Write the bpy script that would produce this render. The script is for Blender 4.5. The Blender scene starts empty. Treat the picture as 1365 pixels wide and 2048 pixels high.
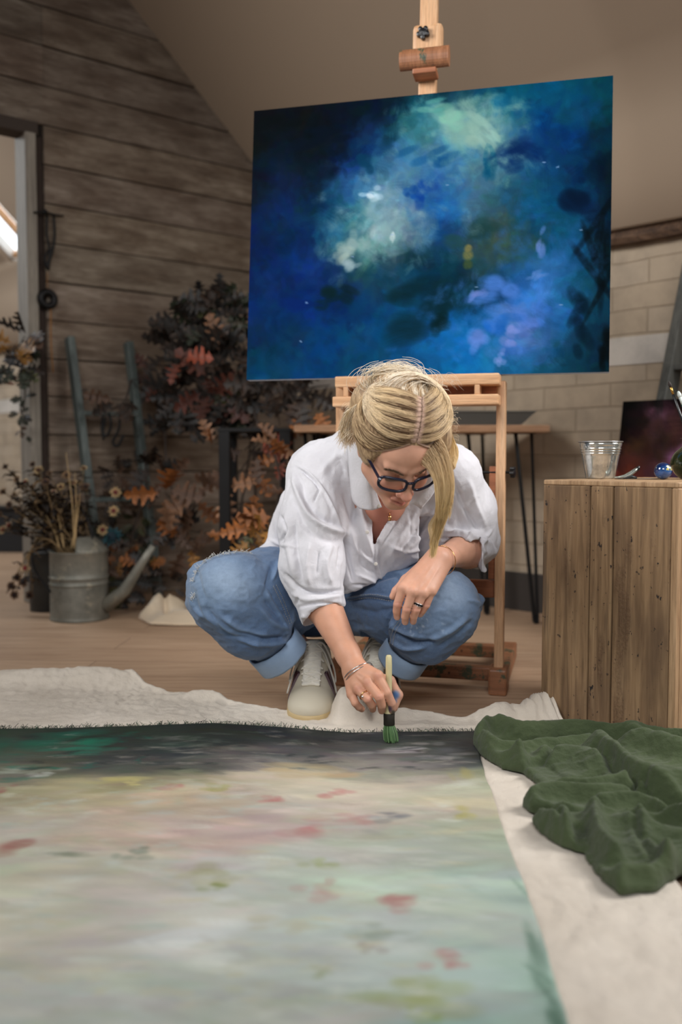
import bpy, bmesh, math, random
import numpy as np
from mathutils import Vector, Matrix, Quaternion, Euler
random.seed(7); RNG = np.random.default_rng(7)
SC = bpy.context.scene; COL = SC.collection

# ---------------------------------------------------------------- camera, world, light, exposure
FPX = 1850.0; CAMH = 0.64; HOR = 918.0; CX = 682.5; CY = 1024.0
PITCH = math.atan((CY - HOR) / FPX)
cam_d = bpy.data.cameras.new('camera'); cam = bpy.data.objects.new('camera', cam_d); COL.objects.link(cam)
cam.location = (0, 0, CAMH); cam.rotation_euler = (math.pi/2 - PITCH, 0, 0)
cam_d.sensor_fit = 'VERTICAL'; cam_d.sensor_height = 36.0; cam_d.lens = FPX / 2048 * 36.0
cam_d.clip_start = 0.05
cam_d.dof.use_dof = True; cam_d.dof.focus_distance = 2.08; cam_d.dof.aperture_fstop = 1.9
SC.camera = cam
SC.view_settings.view_transform = 'Standard'; SC.view_settings.look = 'None'
SC.view_settings.gamma = 1.0; SC.view_settings.use_curve_mapping = False
SC.view_settings.exposure = 0.0
SC.cycles.use_denoising = True
try: SC.cycles.denoiser = 'OPENIMAGEDENOISE'
except Exception: pass
SC.cycles.max_bounces = 8
W = bpy.data.worlds.new('world'); SC.world = W; W.use_nodes = True
W.node_tree.nodes['Background'].inputs[0].default_value = (0.92, 0.94, 1.0, 1)
W.node_tree.nodes['Background'].inputs[1].default_value = 0.21

def area(name, loc, target, sx, sy, power, col, spread=180):
    l = bpy.data.lights.new(name, 'AREA'); l.shape = 'RECTANGLE'; l.size = sx; l.size_y = sy
    l.energy = power; l.color = col; l.spread = math.radians(spread)
    o = bpy.data.objects.new(name, l); COL.objects.link(o); o.location = loc
    d = Vector(target) - Vector(loc); o.rotation_euler = d.to_track_quat('-Z', 'Y').to_euler()
    return o
# assumed daylight lamps, high right and behind the camera; no windows are built there
area('assumed_light_right', (2.25, 2.0, 2.0), (-0.1, 2.25, 0.35), 1.2, 1.2, 40, (1.0, 0.975, 0.95), 110)
area('assumed_light_front', (-0.3, -1.5, 2.8), (0.15, 2.4, 0.5), 1.7, 1.2, 27, (0.98, 0.985, 1.0), 105)
area('wall_fill_left', (-2.1, 1.3, 2.5), (1.2, 3.5, 0.9), 1.2, 1.2, 21, (1.0, 0.98, 0.95), 80)  # added fill to lift the block wall; no window is built on this side
area('added_fill_next_room', (-4.2, 5.2, 2.7), (-2.9, 5.6, 0.8), 1.0, 1.0, 75, (0.93, 0.97, 1.0))  # added lamp to brighten the next room, apart from its roof window

# ---------------------------------------------------------------- helpers
def ray(px, py):
    dx = (px - CX) / FPX; dy = -(py - CY) / FPX
    return np.array([dx, math.cos(PITCH) + dy*math.sin(PITCH), -math.sin(PITCH) + dy*math.cos(PITCH)])
def P(px, py, Y):
    r = ray(px, py); t = Y / r[1]
    return np.array([r[0]*t, Y, CAMH + r[2]*t])
def Fz(px, py, z=0.0):
    r = ray(px, py); t = (z - CAMH) / r[2]
    return np.array([r[0]*t, r[1]*t, z])
def proj(v):
    v = np.asarray(v, float); y = v[..., 1]; z = v[..., 2] - CAMH
    f = y*math.cos(PITCH) - z*math.sin(PITCH); u = y*math.sin(PITCH) + z*math.cos(PITCH)
    return CX + FPX*v[..., 0]/f, CY - FPX*u/f
def lin(c):
    c = np.asarray(c, float) / 255.0
    return np.where(c <= 0.04045, c/12.92, ((c+0.055)/1.055)**2.4)
def L4(c): return (*lin(c), 1.0)
def mesh_obj(name, verts, faces, mat=None, parent=None, smooth=True, cols=None, uvs=None):
    me = bpy.data.meshes.new(name)
    verts = np.asarray(verts, float).reshape(-1, 3)
    if isinstance(faces, np.ndarray) and faces.ndim == 2:
        nf, k = faces.shape
        me.vertices.add(len(verts)); me.vertices.foreach_set('co', verts.ravel())
        me.loops.add(nf*k); me.loops.foreach_set('vertex_index', faces.astype(np.int32).ravel())
        me.polygons.add(nf); me.polygons.foreach_set('loop_start', np.arange(nf, dtype=np.int32)*k)
        me.update(calc_edges=True); me.validate()
    else:
        me.from_pydata([tuple(v) for v in verts], [], [tuple(int(i) for i in f) for f in faces]); me.update()
    if smooth: me.polygons.foreach_set('use_smooth', np.ones(len(me.polygons), bool))
    if cols is not None:
        a = me.color_attributes.new('Col', 'FLOAT_COLOR', 'POINT')
        c = np.ones((len(verts), 4), np.float32); c[:, :3] = cols; a.data.foreach_set('color', c.ravel())
    o = bpy.data.objects.new(name, me); COL.objects.link(o)
    if mat is not None: me.materials.append(mat)
    if parent is not None: o.parent = parent
    me.update()
    return o
def empty(name, label=None, cat=None, loc=(0,0,0), group=None):
    o = bpy.data.objects.new(name, None); COL.objects.link(o); o.location = loc; o.empty_display_size = 0.05
    return tag(o, label, cat, group)
def tag(o, label=None, cat=None, group=None, kind=None):
    if label: o['label'] = label
    if cat: o['category'] = cat
    if group: o['group'] = group
    if kind: o['kind'] = kind
    return o
def par(o, p):
    """parent keeping the child's vertices where they are in the world"""
    o.parent = p; o.matrix_parent_inverse = Matrix.Translation(-Vector(p.location)); return o

class MB:
    """collects boxes, tubes, lathes; build() links ONE mesh object"""
    def __init__(s): s.v = []; s.f = []; s.c = []; s.n = 0
    def raw(s, v, f, col=None):
        v = np.asarray(v, float).reshape(-1, 3)
        s.v.append(v); s.f += [tuple(int(i)+s.n for i in q) for q in f]; s.n += len(v)
        s.c.append(np.tile(np.asarray(col if col is not None else (1,1,1), float), (len(v), 1)))
    def box(s, c, size, R=None, col=None):
        h = np.asarray(size, float)/2
        v = np.array([[x,y,z] for x in (-1,1) for y in (-1,1) for z in (-1,1)])*h
        if R is not None: v = v @ np.asarray(R).T
        s.raw(v+np.asarray(c), [(0,1,3,2),(4,6,7,5),(0,4,5,1),(2,3,7,6),(0,2,6,4),(1,5,7,3)], col)
    def bar(s, a, b, w, t, up=(0,0,1), col=None):
        a = np.asarray(a, float); b = np.asarray(b, float); d = b-a; l = np.linalg.norm(d); d /= l
        x = np.cross(np.asarray(up, float), d)
        if np.linalg.norm(x) < 1e-4: x = np.cross([1,0,0], d)
        x /= np.linalg.norm(x); y = np.cross(d, x)
        s.box((a+b)/2, (w, t, l), np.stack([x, y, d], 1), col)
    def tube(s, pts, r, n=10, col=None, cap=True):
        v, f = tube_geo(pts, r, n, cap); s.raw(v, f, col)
    def lathe(s, prof, c=(0,0,0), n=40, R=None, col=None):
        a = np.arange(n)*2*math.pi/n; V = []
        for r, z in prof: V.append(np.stack([r*np.cos(a), r*np.sin(a), np.full(n, z)], 1))
        V = np.concatenate(V); m = len(prof)
        F = [(i*n+j, i*n+(j+1) % n, (i+1)*n+(j+1) % n, (i+1)*n+j) for i in range(m-1) for j in range(n)]
        if R is not None: V = V @ np.asarray(R).T
        s.raw(V+np.asarray(c), F, col)
    def build(s, name, mat, parent=None, smooth=False, bevel=0, seg=2, keep=False, col=False):
        V = np.concatenate(s.v)
        o = mesh_obj(name, V, s.f, mat, None, smooth, np.concatenate(s.c) if col else None)
        if parent is not None: par(o, parent)
        if bevel:
            m = o.modifiers.new('bevel', 'BEVEL'); m.width = bevel; m.segments = seg; m.limit_method = 'ANGLE'
        return o
def tube_geo(pts, r, n=10, cap=True):
    pts = np.asarray(pts, float); m = len(pts); r = np.broadcast_to(np.asarray(r, float), (m,))
    T = np.gradient(pts, axis=0); T /= np.linalg.norm(T, axis=1)[:, None]+1e-12
    u = np.cross(T[0], [0,0,1.0])
    if np.linalg.norm(u) < 1e-3: u = np.cross(T[0], [1.0,0,0])
    u /= np.linalg.norm(u); V = []
    a = np.arange(n)*2*math.pi/n
    for i in range(m):
        u = u - T[i]*np.dot(u, T[i]); u /= np.linalg.norm(u)+1e-12; w = np.cross(T[i], u)
        V.append(pts[i] + r[i]*(np.cos(a)[:, None]*u + np.sin(a)[:, None]*w))
    V = np.concatenate(V)
    F = [(i*n+j, i*n+(j+1) % n, (i+1)*n+(j+1) % n, (i+1)*n+j) for i in range(m-1) for j in range(n)]
    if cap: F += [tuple(range(n))[::-1], tuple((m-1)*n+j for j in range(n))]
    return V, F
def catmull(pts, n=8):
    p = np.asarray(pts, float)
    if len(p) < 3: 
        t = np.linspace(0, 1, n+1)[:, None]; return p[0]*(1-t)+p[-1]*t
    q = np.concatenate([[2*p[0]-p[1]], p, [2*p[-1]-p[-2]]]); out = []
    t = np.linspace(0, 1, n, endpoint=False)[:, None]
    for i in range(len(p)-1):
        a, b, c, d = q[i:i+4]
        out.append(0.5*((2*b)+(-a+c)*t+(2*a-5*b+4*c-d)*t*t+(-a+3*b-3*c+d)*t**3))
    return np.concatenate(out+[p[-1:]])
def rotz(a): return np.array([[math.cos(a),-math.sin(a),0],[math.sin(a),math.cos(a),0],[0,0,1.0]])

# value noise
def _h(i, j, k, s):
    x = (i*374761393 + j*668265263 + k*2147483647 + s*1274126177) & 0xffffffff
    x = ((x ^ (x >> 13))*1274126177) & 0xffffffff
    x = ((x ^ (x >> 16))*2246822519) & 0xffffffff
    return (x & 0xffff)/65535.0
def noise3(p, s=0):
    p = np.asarray(p, float); i = np.floor(p).astype(np.int64); f = p-i; f = f*f*(3-2*f)
    x, y, z = i[..., 0], i[..., 1], i[..., 2]; fx, fy, fz = f[..., 0], f[..., 1], f[..., 2]
    def g(a, b, c): return _h(x+a, y+b, z+c, s)
    x00 = g(0,0,0)*(1-fx)+g(1,0,0)*fx; x10 = g(0,1,0)*(1-fx)+g(1,1,0)*fx
    x01 = g(0,0,1)*(1-fx)+g(1,0,1)*fx; x11 = g(0,1,1)*(1-fx)+g(1,1,1)*fx
    return ((x00*(1-fy)+x10*fy)*(1-fz)+(x01*(1-fy)+x11*fy)*fz)*2-1
def fbm(p, s=0, o=4):
    p = np.asarray(p, float); r = 0; a = 0.5
    for q in range(o): r = r+a*noise3(p*(2**q), s+q*13); a *= 0.5
    return r
def n2(x, y, s=0, o=4): return fbm(np.stack([x, y, np.zeros_like(x)+0.37], -1), s, o)

# signed distance modelling + surface nets
class SDF:
    def __init__(s, lo, hi, h):
        s.lo = np.asarray(lo, float); s.h = h
        s.n = np.ceil((np.asarray(hi)-s.lo)/h).astype(int)+1
        s.f = np.full(tuple(s.n), 0.08, np.float32)
    def _sub(s, lo, hi):
        a = np.clip(np.floor((np.asarray(lo)-s.lo)/s.h).astype(int), 0, s.n-1)
        b = np.clip(np.ceil((np.asarray(hi)-s.lo)/s.h).astype(int)+1, 1, s.n)
        if np.any(b <= a): return None, None
        g = [(s.lo[q]+np.arange(a[q], b[q])*s.h).astype(np.float32) for q in range(3)]
        return (slice(a[0], b[0]), slice(a[1], b[1]), slice(a[2], b[2])), g
    def put(s, fn, lo, hi, k=0.0, op='+'):
        pad = k+4*s.h
        sl, g = s._sub(np.asarray(lo)-pad, np.asarray(hi)+pad)
        if sl is None: return
        X, Y, Z = np.meshgrid(*g, indexing='ij', copy=False)
        d = fn(X, Y, Z).astype(np.float32); F = s.f[sl]
        if op == '-': d = -d
        if k > 0:
            if op == '+':
                m = np.clip(0.5+0.5*(F-d)/k, 0, 1); F[...] = F*(1-m)+d*m-k*m*(1-m)
            else:
                m = np.clip(0.5-0.5*(F-d)/k, 0, 1); F[...] = F*(1-m)+d*m+k*m*(1-m)
        else:
            F[...] = np.minimum(F, d) if op == '+' else np.maximum(F, d)
    def cone(s, a, ra, b, rb, k=0.01, op='+', flat=None):
        a = np.asarray(a, float); b = np.asarray(b, float); ab = b-a; L = float(ab @ ab)+1e-12
        def fn(X, Y, Z):
            x, y, z = X-a[0], Y-a[1], Z-a[2]
            t = np.clip((x*ab[0]+y*ab[1]+z*ab[2])/L, 0, 1)
            x = x-t*ab[0]; y = y-t*ab[1]; z = z-t*ab[2]
            if flat is not None:
                n, sc = flat; q = (x*n[0]+y*n[1]+z*n[2])*(1/sc-1); x = x+q*n[0]; y = y+q*n[1]; z = z+q*n[2]
            return np.sqrt(x*x+y*y+z*z)-(ra+(rb-ra)*t)
        R = max(ra, rb)*(1 if flat is None else max(1, flat[1]))
        s.put(fn, np.minimum(a, b)-R, np.maximum(a, b)+R, k, op)
    def ell(s, c, r, R=None, k=0.01, op='+'):
        c = np.asarray(c, float); r = np.asarray(r, float); M = np.eye(3) if R is None else np.asarray(R)
        def fn(X, Y, Z):
            x, y, z = X-c[0], Y-c[1], Z-c[2]
            q = [(x*M[0, i]+y*M[1, i]+z*M[2, i]) for i in range(3)]
            k0 = np.sqrt(sum((q[i]/r[i])**2 for i in range(3))); k1 = np.sqrt(sum((q[i]/r[i]**2)**2 for i in range(3)))+1e-9
            return k0*(k0-1)/k1
        s.put(fn, c-r.max(), c+r.max(), k, op)
    def chain(s, pts, k=0.01, op='+', flat=None):
        for a, b in zip(pts[:-1], pts[1:]): s.cone(a[0], a[1], b[0], b[1], k, op, flat)
    def cut(s, p, n, lo=None, hi=None, k=0.0):
        """remove everything on the side n points to"""
        p = np.asarray(p, float); n = np.asarray(n, float); n = n/np.linalg.norm(n)
        hi_ = s.lo+s.n*s.h
        fn = lambda X, Y, Z: -((X-p[0])*n[0]+(Y-p[1])*n[1]+(Z-p[2])*n[2])
        s.put(fn, s.lo if lo is None else lo, hi_ if hi is None else hi, k, '-')
    def surface(s):
        f = s.f; nx, ny, nz = f.shape; ins = f < 0
        cnt = np.zeros((nx-1, ny-1, nz-1), np.uint8)
        for a in (0,1):
            for b in (0,1):
                for c in (0,1): cnt += ins[a:nx-1+a, b:ny-1+b, c:nz-1+c]
        act = (cnt > 0) & (cnt < 8); I = np.argwhere(act); n = len(I)
        idx = np.full(act.shape, -1, np.int32); idx[act] = np.arange(n)
        cor = [(a,b,c) for a in (0,1) for b in (0,1) for c in (0,1)]
        val = {q: f[I[:,0]+q[0], I[:,1]+q[1], I[:,2]+q[2]] for q in cor}
        acc = np.zeros((n, 3)); w = np.zeros(n)
        for q in cor:
            for ax in range(3):
                if q[ax] == 0:
                    r = list(q); r[ax] = 1; r = tuple(r); A, B = val[q], val[r]
                    m = (A < 0) != (B < 0); t = np.where(m, A/np.where(m, A-B, 1), 0)
                    pos = np.tile(np.array(q, float), (n, 1)); pos[:, ax] += t
                    acc += pos*m[:, None]; w += m
        V = s.lo+(I+acc/w[:, None])*s.h
        F = []
        for ax in range(3):
            b, c = [(1,2),(2,0),(0,1)][ax]
            sa = [slice(None)]*3; sb = [slice(None)]*3; sa[ax] = slice(0,-1); sb[ax] = slice(1,None)
            A = ins[tuple(sa)]; B = ins[tuple(sb)]; E = np.argwhere(A != B)
            E = E[(E[:, b] > 0) & (E[:, c] > 0)]
            E = E[(E[:, b] < f.shape[b]-1) & (E[:, c] < f.shape[c]-1)]
            fl = A[E[:,0], E[:,1], E[:,2]]
            def off(db, dc):
                Q = E.copy(); Q[:, b] -= db; Q[:, c] -= dc; return idx[Q[:,0], Q[:,1], Q[:,2]]
            q = np.stack([off(1,1), off(0,1), off(0,0), off(1,0)], 1)
            q[~fl] = q[~fl][:, ::-1]; F.append(q)
        F = np.concatenate(F); F = F[(F >= 0).all(1)]
        return V, F
def vnormals(V, F):
    n = np.cross(V[F[:,2]]-V[F[:,0]], V[F[:,3]]-V[F[:,1]]); N = np.zeros_like(V)
    for q in range(4): 
        for a in range(3): N[:, a] += np.bincount(F[:, q], n[:, a], len(V))
    return N/(np.linalg.norm(N, axis=1)[:, None]+1e-12)
def vsmooth(V, F, it=2, lam=0.5, w=None):
    E = np.concatenate([F[:, [0,1]], F[:, [1,2]], F[:, [2,3]], F[:, [3,0]]])
    d = np.bincount(E[:,0], minlength=len(V))+np.bincount(E[:,1], minlength=len(V))
    for _ in range(it):
        S = np.zeros_like(V)
        for a in range(3):
            S[:, a] = np.bincount(E[:,0], V[E[:,1], a], len(V))+np.bincount(E[:,1], V[E[:,0], a], len(V))
        D = S/np.maximum(d, 1)[:, None]-V
        V = V+lam*(D if w is None else D*w[:, None])
    return V
def stroke_field(V, N, strokes):
    """sculpting marks: (points in picture pixels, width px, height m) pressed into the side turned to the sculptor"""
    x, y = proj(V); view = V-np.array([0,0,CAMH]); view /= np.linalg.norm(view, axis=1)[:, None]
    face = np.clip(-(N*view).sum(1)*2.5, 0, 1); out = np.zeros(len(V))
    for st in strokes:
        pts, w, amp = st[:3]; pts = catmull(np.array(pts, float), 5)
        m = (x > pts[:,0].min()-3*w) & (x < pts[:,0].max()+3*w) & (y > pts[:,1].min()-3*w) & (y < pts[:,1].max()+3*w) & (face > 0)
        if len(st) > 3: m &= (V[:, 1] > st[3][0]) & (V[:, 1] < st[3][1])
        if not m.any(): continue
        X, Y = x[m], y[m]; best = np.full(len(X), 1e9); tp = np.zeros(len(X)); n = len(pts)-1
        for i in range(n):
            a, b = pts[i], pts[i+1]; ab = b-a
            t = np.clip(((X-a[0])*ab[0]+(Y-a[1])*ab[1])/(ab @ ab+1e-9), 0, 1)
            d = np.hypot(X-a[0]-t*ab[0], Y-a[1]-t*ab[1]); u = d < best
            best[u] = d[u]; tp[u] = (i+t[u])/n
        taper = np.clip(np.minimum(tp, 1-tp)*5+0.25, 0, 1)
        out[m] += amp*np.exp(-(best/w)**2)*taper*face[m]
    return out
def sheet(name, rows, mat, parent=None, thick=0.0015, nu=6, nv=6, px=True):
    """smooth cloth panel through a net of (px, py, Y) points"""
    R = [np.array([P(*q) if px else q for q in r]) for r in rows]
    A = np.array([catmull(r, nu) for r in R])
    B = np.stack([catmull(A[:, i], nv) for i in range(A.shape[1])], 1)
    m, n = B.shape[:2]
    F = np.array([(i*n+j, i*n+j+1, (i+1)*n+j+1, (i+1)*n+j) for i in range(m-1) for j in range(n-1)])
    o = mesh_obj(name, B.reshape(-1, 3), F, mat)
    if parent is not None: par(o, parent)
    s = o.modifiers.new('solid', 'SOLIDIFY'); s.thickness = thick; s.offset = 0
    return o
def biggest(V, F):
    """keep the largest connected piece"""
    lab = np.arange(len(V))
    for _ in range(400):
        m = lab[F].min(1); new = lab.copy()
        for q in range(4): np.minimum.at(new, F[:, q], m)
        new = new[new]
        if (new == lab).all(): break
        lab = new
    k = np.bincount(lab[F[:, 0]]).argmax(); F = F[lab[F[:, 0]] == k]; u, inv = np.unique(F, return_inverse=True); return V[u], inv.reshape(F.shape)

# ---------------------------------------------------------------- materials
class N:
    def __init__(s, name):
        s.m = bpy.data.materials.new(name); s.m.use_nodes = True; s.t = s.m.node_tree; s.n = s.t.nodes; s.l = s.t.links
        s.b = s.n['Principled BSDF']
    def node(s, typ, **kw):
        o = s.n.new(typ)
        for k, v in kw.items():
            if k.startswith('i_'): 
                key = k[2:].replace('_', ' '); o.inputs[int(key) if key.isdigit() else key].default_value = v
            else: setattr(o, k, v)
        return o
    def link(s, a, b): s.l.new(a, b)
    def coord(s, kind='Object', scale=(1,1,1), rot=(0,0,0)):
        c = s.node('ShaderNodeTexCoord'); m = s.node('ShaderNodeMapping')
        m.inputs['Scale'].default_value = scale; m.inputs['Rotation'].default_value = rot
        s.link(c.outputs[kind], m.inputs[0]); return m.outputs[0]
    def noise(s, vec, scale, detail=5, rough=0.55, dist=0.0):
        o = s.node('ShaderNodeTexNoise'); o.inputs['Scale'].default_value = scale; o.inputs['Detail'].default_value = detail
        o.inputs['Roughness'].default_value = rough; o.inputs['Distortion'].default_value = dist
        s.link(vec, o.inputs['Vector']); return o.outputs['Fac']
    def ramp(s, fac, stops, interp='LINEAR'):
        r = s.node('ShaderNodeValToRGB'); e = r.color_ramp.elements; r.color_ramp.interpolation = interp
        while len(e) < len(stops): e.new(0.5)
        for q, (p, c) in zip(e, stops): q.position = p; q.color = L4(c) if len(c) == 3 else c
        s.link(fac, r.inputs[0]); return r.outputs[0]
    def mix(s, fac, a, b, mode='MIX'):
        o = s.node('ShaderNodeMix', data_type='RGBA', blend_type=mode)
        for i, v in ((0, fac), (6, a), (7, b)):
            if hasattr(v, 'default_value'): s.link(v, o.inputs[i])
            else: o.inputs[i].default_value = v
        return o.outputs[2]
    def math(s, op, a, b=0.0, clamp=False):
        o = s.node('ShaderNodeMath', operation=op); o.use_clamp = clamp
        for i, v in ((0, a), (1, b)):
            if hasattr(v, 'default_value'): s.link(v, o.inputs[i])
            else: o.inputs[i].default_value = v
        return o.outputs[0]
    def bump(s, h, strength=0.3, dist=0.01, prev=None):
        o = s.node('ShaderNodeBump'); o.inputs['Strength'].default_value = strength; o.inputs['Distance'].default_value = dist
        s.link(h, o.inputs['Height'])
        if prev is not None: s.link(prev, o.inputs['Normal'])
        s.link(o.outputs[0], s.b.inputs['Normal']); return o.outputs[0]
    def col(s, c):
        if hasattr(c, 'default_value'): s.link(c, s.b.inputs['Base Color'])
        else: s.b.inputs['Base Color'].default_value = L4(c)
    def set(s, **kw):
        for k, v in kw.items(): s.b.inputs[k.replace('_', ' ')].default_value = v
        return s
BW = (0,0,0,1); WH = (1,1,1,1)
def plain(name, c, rough=0.6, metal=0.0, **kw):
    n = N(name); n.col(c); n.set(Roughness=rough, Metallic=metal, **kw)
    v = n.coord('Object'); h = n.noise(v, 60, 3); n.bump(h, 0.08, 0.002); return n.m
def attr_mat(name, rough=0.6, bump=0.0, scale=200, metal=0.0, **kw):
    n = N(name); a = n.node('ShaderNodeVertexColor', layer_name='Col'); n.col(a.outputs[0]); n.set(Roughness=rough, Metallic=metal, **kw)
    if bump: n.bump(n.noise(n.coord('Object'), scale, 4), bump, 0.003)
    return n.m
def wood(name, c1, c2, c3, axis=2, scale=1.0, rough=0.55, bump=0.15, stain=None):
    """grain running along an axis of the object"""
    n = N(name); s = [14*scale]*3; s[axis] = 0.9*scale
    v = n.coord('Object', tuple(s)); g = n.noise(v, 3.0, 8, 0.62, 0.6)
    c = n.ramp(g, [(0.30, c1), (0.5, c2), (0.72, c3)])
    fine = n.noise(n.coord('Object', tuple(x*6 for x in s)), 3.0, 3, 0.6)
    c = n.mix(n.math('MULTIPLY', n.ramp(fine, [(0.35, WH), (0.55, BW)]), 0.28), c, L4([x*0.6 for x in c1]))
    if stain:
        for col, th, sc in stain:
            m = n.ramp(n.noise(n.coord('Object'), sc, 6, 0.7), [(th, BW), (th+0.05, WH)])
            c = n.mix(m, c, L4(col))
    n.col(c); n.set(Roughness=rough); n.bump(g, bump, 0.003); return n.m
# ================================================================ THE ROOM
A0 = np.array([-0.89, 4.43]); AD = np.array([0.788, 0.616]); AN = np.array([0.616, -0.788])     # plank gable wall: origin, along, into room
B0 = np.array([0.81, 3.86]); BD = np.array([-0.7071, 0.7071]); BN = np.array([-0.7071, -0.7071])  # block wall
def wa(s, d=0.0, z=0.0): q = A0+AD*s+AN*d; return np.array([q[0], q[1], z])
def wb(u, d=0.0, z=0.0): q = B0+BD*u+BN*d; return np.array([q[0], q[1], z])
RA = np.stack([np.r_[AD, 0], np.r_[-AN, 0], [0,0,1]], 1)   # local x along the wall, y out of the room, z up
RB = np.stack([np.r_[-BD, 0], np.r_[-BN, 0], [0,0,1]], 1)

# --- floor: pale oak boards
n = N('oak_floor_boards')
v = n.coord('Object', (1,1,1), (0,0,0.06))
br = n.node('ShaderNodeTexBrick'); n.link(v, br.inputs['Vector'])
for k, x in (('Scale', 1.0), ('Mortar Size', 0.0013), ('Brick Width', 1.9), ('Row Height', 0.19), ('Mortar Smooth', 0.2)): br.inputs[k].default_value = x
br.inputs['Color1'].default_value = (0.2,0.2,0.2,1); br.inputs['Color2'].default_value = (0.8,0.8,0.8,1); br.inputs['Mortar'].default_value = (0.5,0.5,0.5,1)
g = n.noise(n.coord('Object', (1.3, 16, 1), (0,0,0.06)), 2.2, 8, 0.62, 1.2)
c = n.ramp(g, [(0.28, (150,120,95)), (0.5, (184,154,127)), (0.75, (204,177,150))])
c = n.mix(0.30, c, n.ramp(br.outputs['Color'], [(0.2, (150,120,96)), (0.8, (196,166,138))]))
c = n.mix(br.outputs['Fac'], c, L4((92,70,54)))
kn = n.ramp(n.noise(n.coord('Object', (3, 9, 1)), 3.1, 4, 0.7), [(0.70, BW), (0.76, WH)])
c = n.mix(n.math('MULTIPLY', kn, 0.5), c, L4((104,78,60)))
n.col(c); n.set(Roughness=0.5); n.bump(g, 0.12, 0.002); M_FLOOR = n.m
mb = MB(); mb.box((-3.0, 5.0, -0.02), (13.0, 13.0, 0.04)); o = mb.build('floor', M_FLOOR); tag(o, kind='structure')

# --- plank wall (gable)
n = N('weathered_planks')
vc = n.node('ShaderNodeVertexColor', layer_name='Col')
g = n.noise(n.coord('Object', (2.2, 10, 16)), 2.6, 7, 0.66, 0.5)
pt = n.noise(n.coord('Object', (1.6, 1.6, 4)), 2.4, 5, 0.6)
c = n.ramp(g, [(0.25, (98,84,71)), (0.5, (130,117,103)), (0.75, (160,149,136))])
c = n.mix(n.ramp(pt, [(0.38, BW), (0.62, WH)]), c, n.ramp(g, [(0.3, (80,66,54)), (0.7, (114,98,83))]))
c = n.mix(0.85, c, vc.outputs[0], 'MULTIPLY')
kn = n.ramp(n.noise(n.coord('Object', (1.0, 1, 1.5)), 13, 2, 0.4), [(0.74, BW), (0.80, WH)])
c = n.mix(n.math('MULTIPLY', kn, 0.7), c, L4((48,40,36)))
n.col(c); n.set(Roughness=0.85); n.bump(g, 0.35, 0.004); M_PLANK = n.m
M_DARK = plain('dark_gap_wood', (44,36,31), 0.9)
def planks(s0, s1, zs, skip=None):
    mb = MB(); r = random.Random(4)
    for z0, z1 in zs:
        ss = np.linspace(s0, s1, 40); V = []; ph = r.random()*50
        up = 0.0025+0.003*fbm(np.stack([ss*2.3+ph, ss*0+1.3, ss*0], 1), 3); lo = 0.0025+0.003*fbm(np.stack([ss*2.1+ph, ss*0+7.3, ss*0], 1), 5)
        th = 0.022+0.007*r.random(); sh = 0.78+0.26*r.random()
        sh *= 1 if z0 < 2.05 else .84 if z0 < 2.4 else .70 if z0 < 2.72 else .60   # dimness under the roof painted in: boards darken with height
        for s, a, b in zip(ss, up, lo):
            for z, d in ((z0+b, 0.0), (z0+b, th-0.003), (z0+b+0.003, th), (z1-a-0.003, th), (z1-a, th-0.003), (z1-a, 0.0)):
                V.append(((s-s0), -d, z))
        F = [(i*6+j, (i+1)*6+j, (i+1)*6+j+1, i*6+j+1) for i in range(39) for j in range(5)]+[tuple(range(6)), tuple(39*6+j for j in range(6))[::-1]]
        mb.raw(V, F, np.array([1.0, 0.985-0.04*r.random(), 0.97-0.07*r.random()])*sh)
    return mb
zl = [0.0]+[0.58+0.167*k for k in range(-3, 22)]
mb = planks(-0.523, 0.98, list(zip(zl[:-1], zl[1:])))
q = [x for x in zl if x > 2.07]
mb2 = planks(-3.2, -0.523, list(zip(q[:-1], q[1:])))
mb2.v = [x+np.array([-2.677, 0, 0]) for x in mb2.v]
for a, f, c_ in zip([0], [0], [0]):
    base = mb.n
    mb.v += mb2.v; mb.f += [tuple(i+base for i in t) for t in mb2.f]; mb.c += mb2.c; mb.n += mb2.n
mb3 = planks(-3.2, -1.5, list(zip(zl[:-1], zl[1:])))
mb3.v = [x+np.array([-2.677, 0, 0]) for x in mb3.v]; base = mb.n
mb.v += mb3.v; mb.f += [tuple(i+base for i in t) for t in mb3.f if max(t) < 10**9]; mb.c += mb3.c; mb.n += mb3.n
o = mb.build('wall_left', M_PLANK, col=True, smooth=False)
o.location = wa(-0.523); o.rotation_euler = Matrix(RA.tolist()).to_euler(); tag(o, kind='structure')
mb = MB()
for s0, s1, z0, z1 in ((-0.559, 1.0, 0, 4.4), (-3.2, -0.559, 2.075, 4.4), (-3.2, -1.5, 0, 2.075)):
    mb.box(wa((s0+s1)/2, -0.012, (z0+z1)/2), (s1-s0, 0.02, z1-z0), RA)
o = mb.build('wall_left_backing', M_DARK); tag(o, kind='structure')
# door frame
M_JAMB = wood('grey_jamb_paint', (112,104,94), (134,126,114), (150,142,130), 2, 1.0, 0.7, 0.1, [((176,166,140), 0.66, 9)])
mb = MB(); mb.box(wa(-0.585, -0.03, 1.02), (0.048, 0.13, 2.04), RA)
mb.box(wa(-1.475, -0.03, 1.02), (0.05, 0.13, 2.04), RA); tag(mb.build('door_1', M_JAMB, bevel=0.004), kind='structure')
mb = MB(); mb.box(wa(-1.03, -0.02, 2.058), (0.96, 0.11, 0.055), RA); tag(mb.build('trim_1', plain('old_lintel_wood', (60,50,43), 0.85), bevel=0.005), kind='structure')
mb = MB(); r = random.Random(3)
for i in range(34):   # rough dark strip painted in place of the shadow gap beside the jamb
    z = 2.03*i/34; mb.box(wa(-0.541+r.uniform(-.003, .003), 0.004, z+0.03), (0.034+r.uniform(-.006, .006), 0.018, 0.062), RA)
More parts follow.
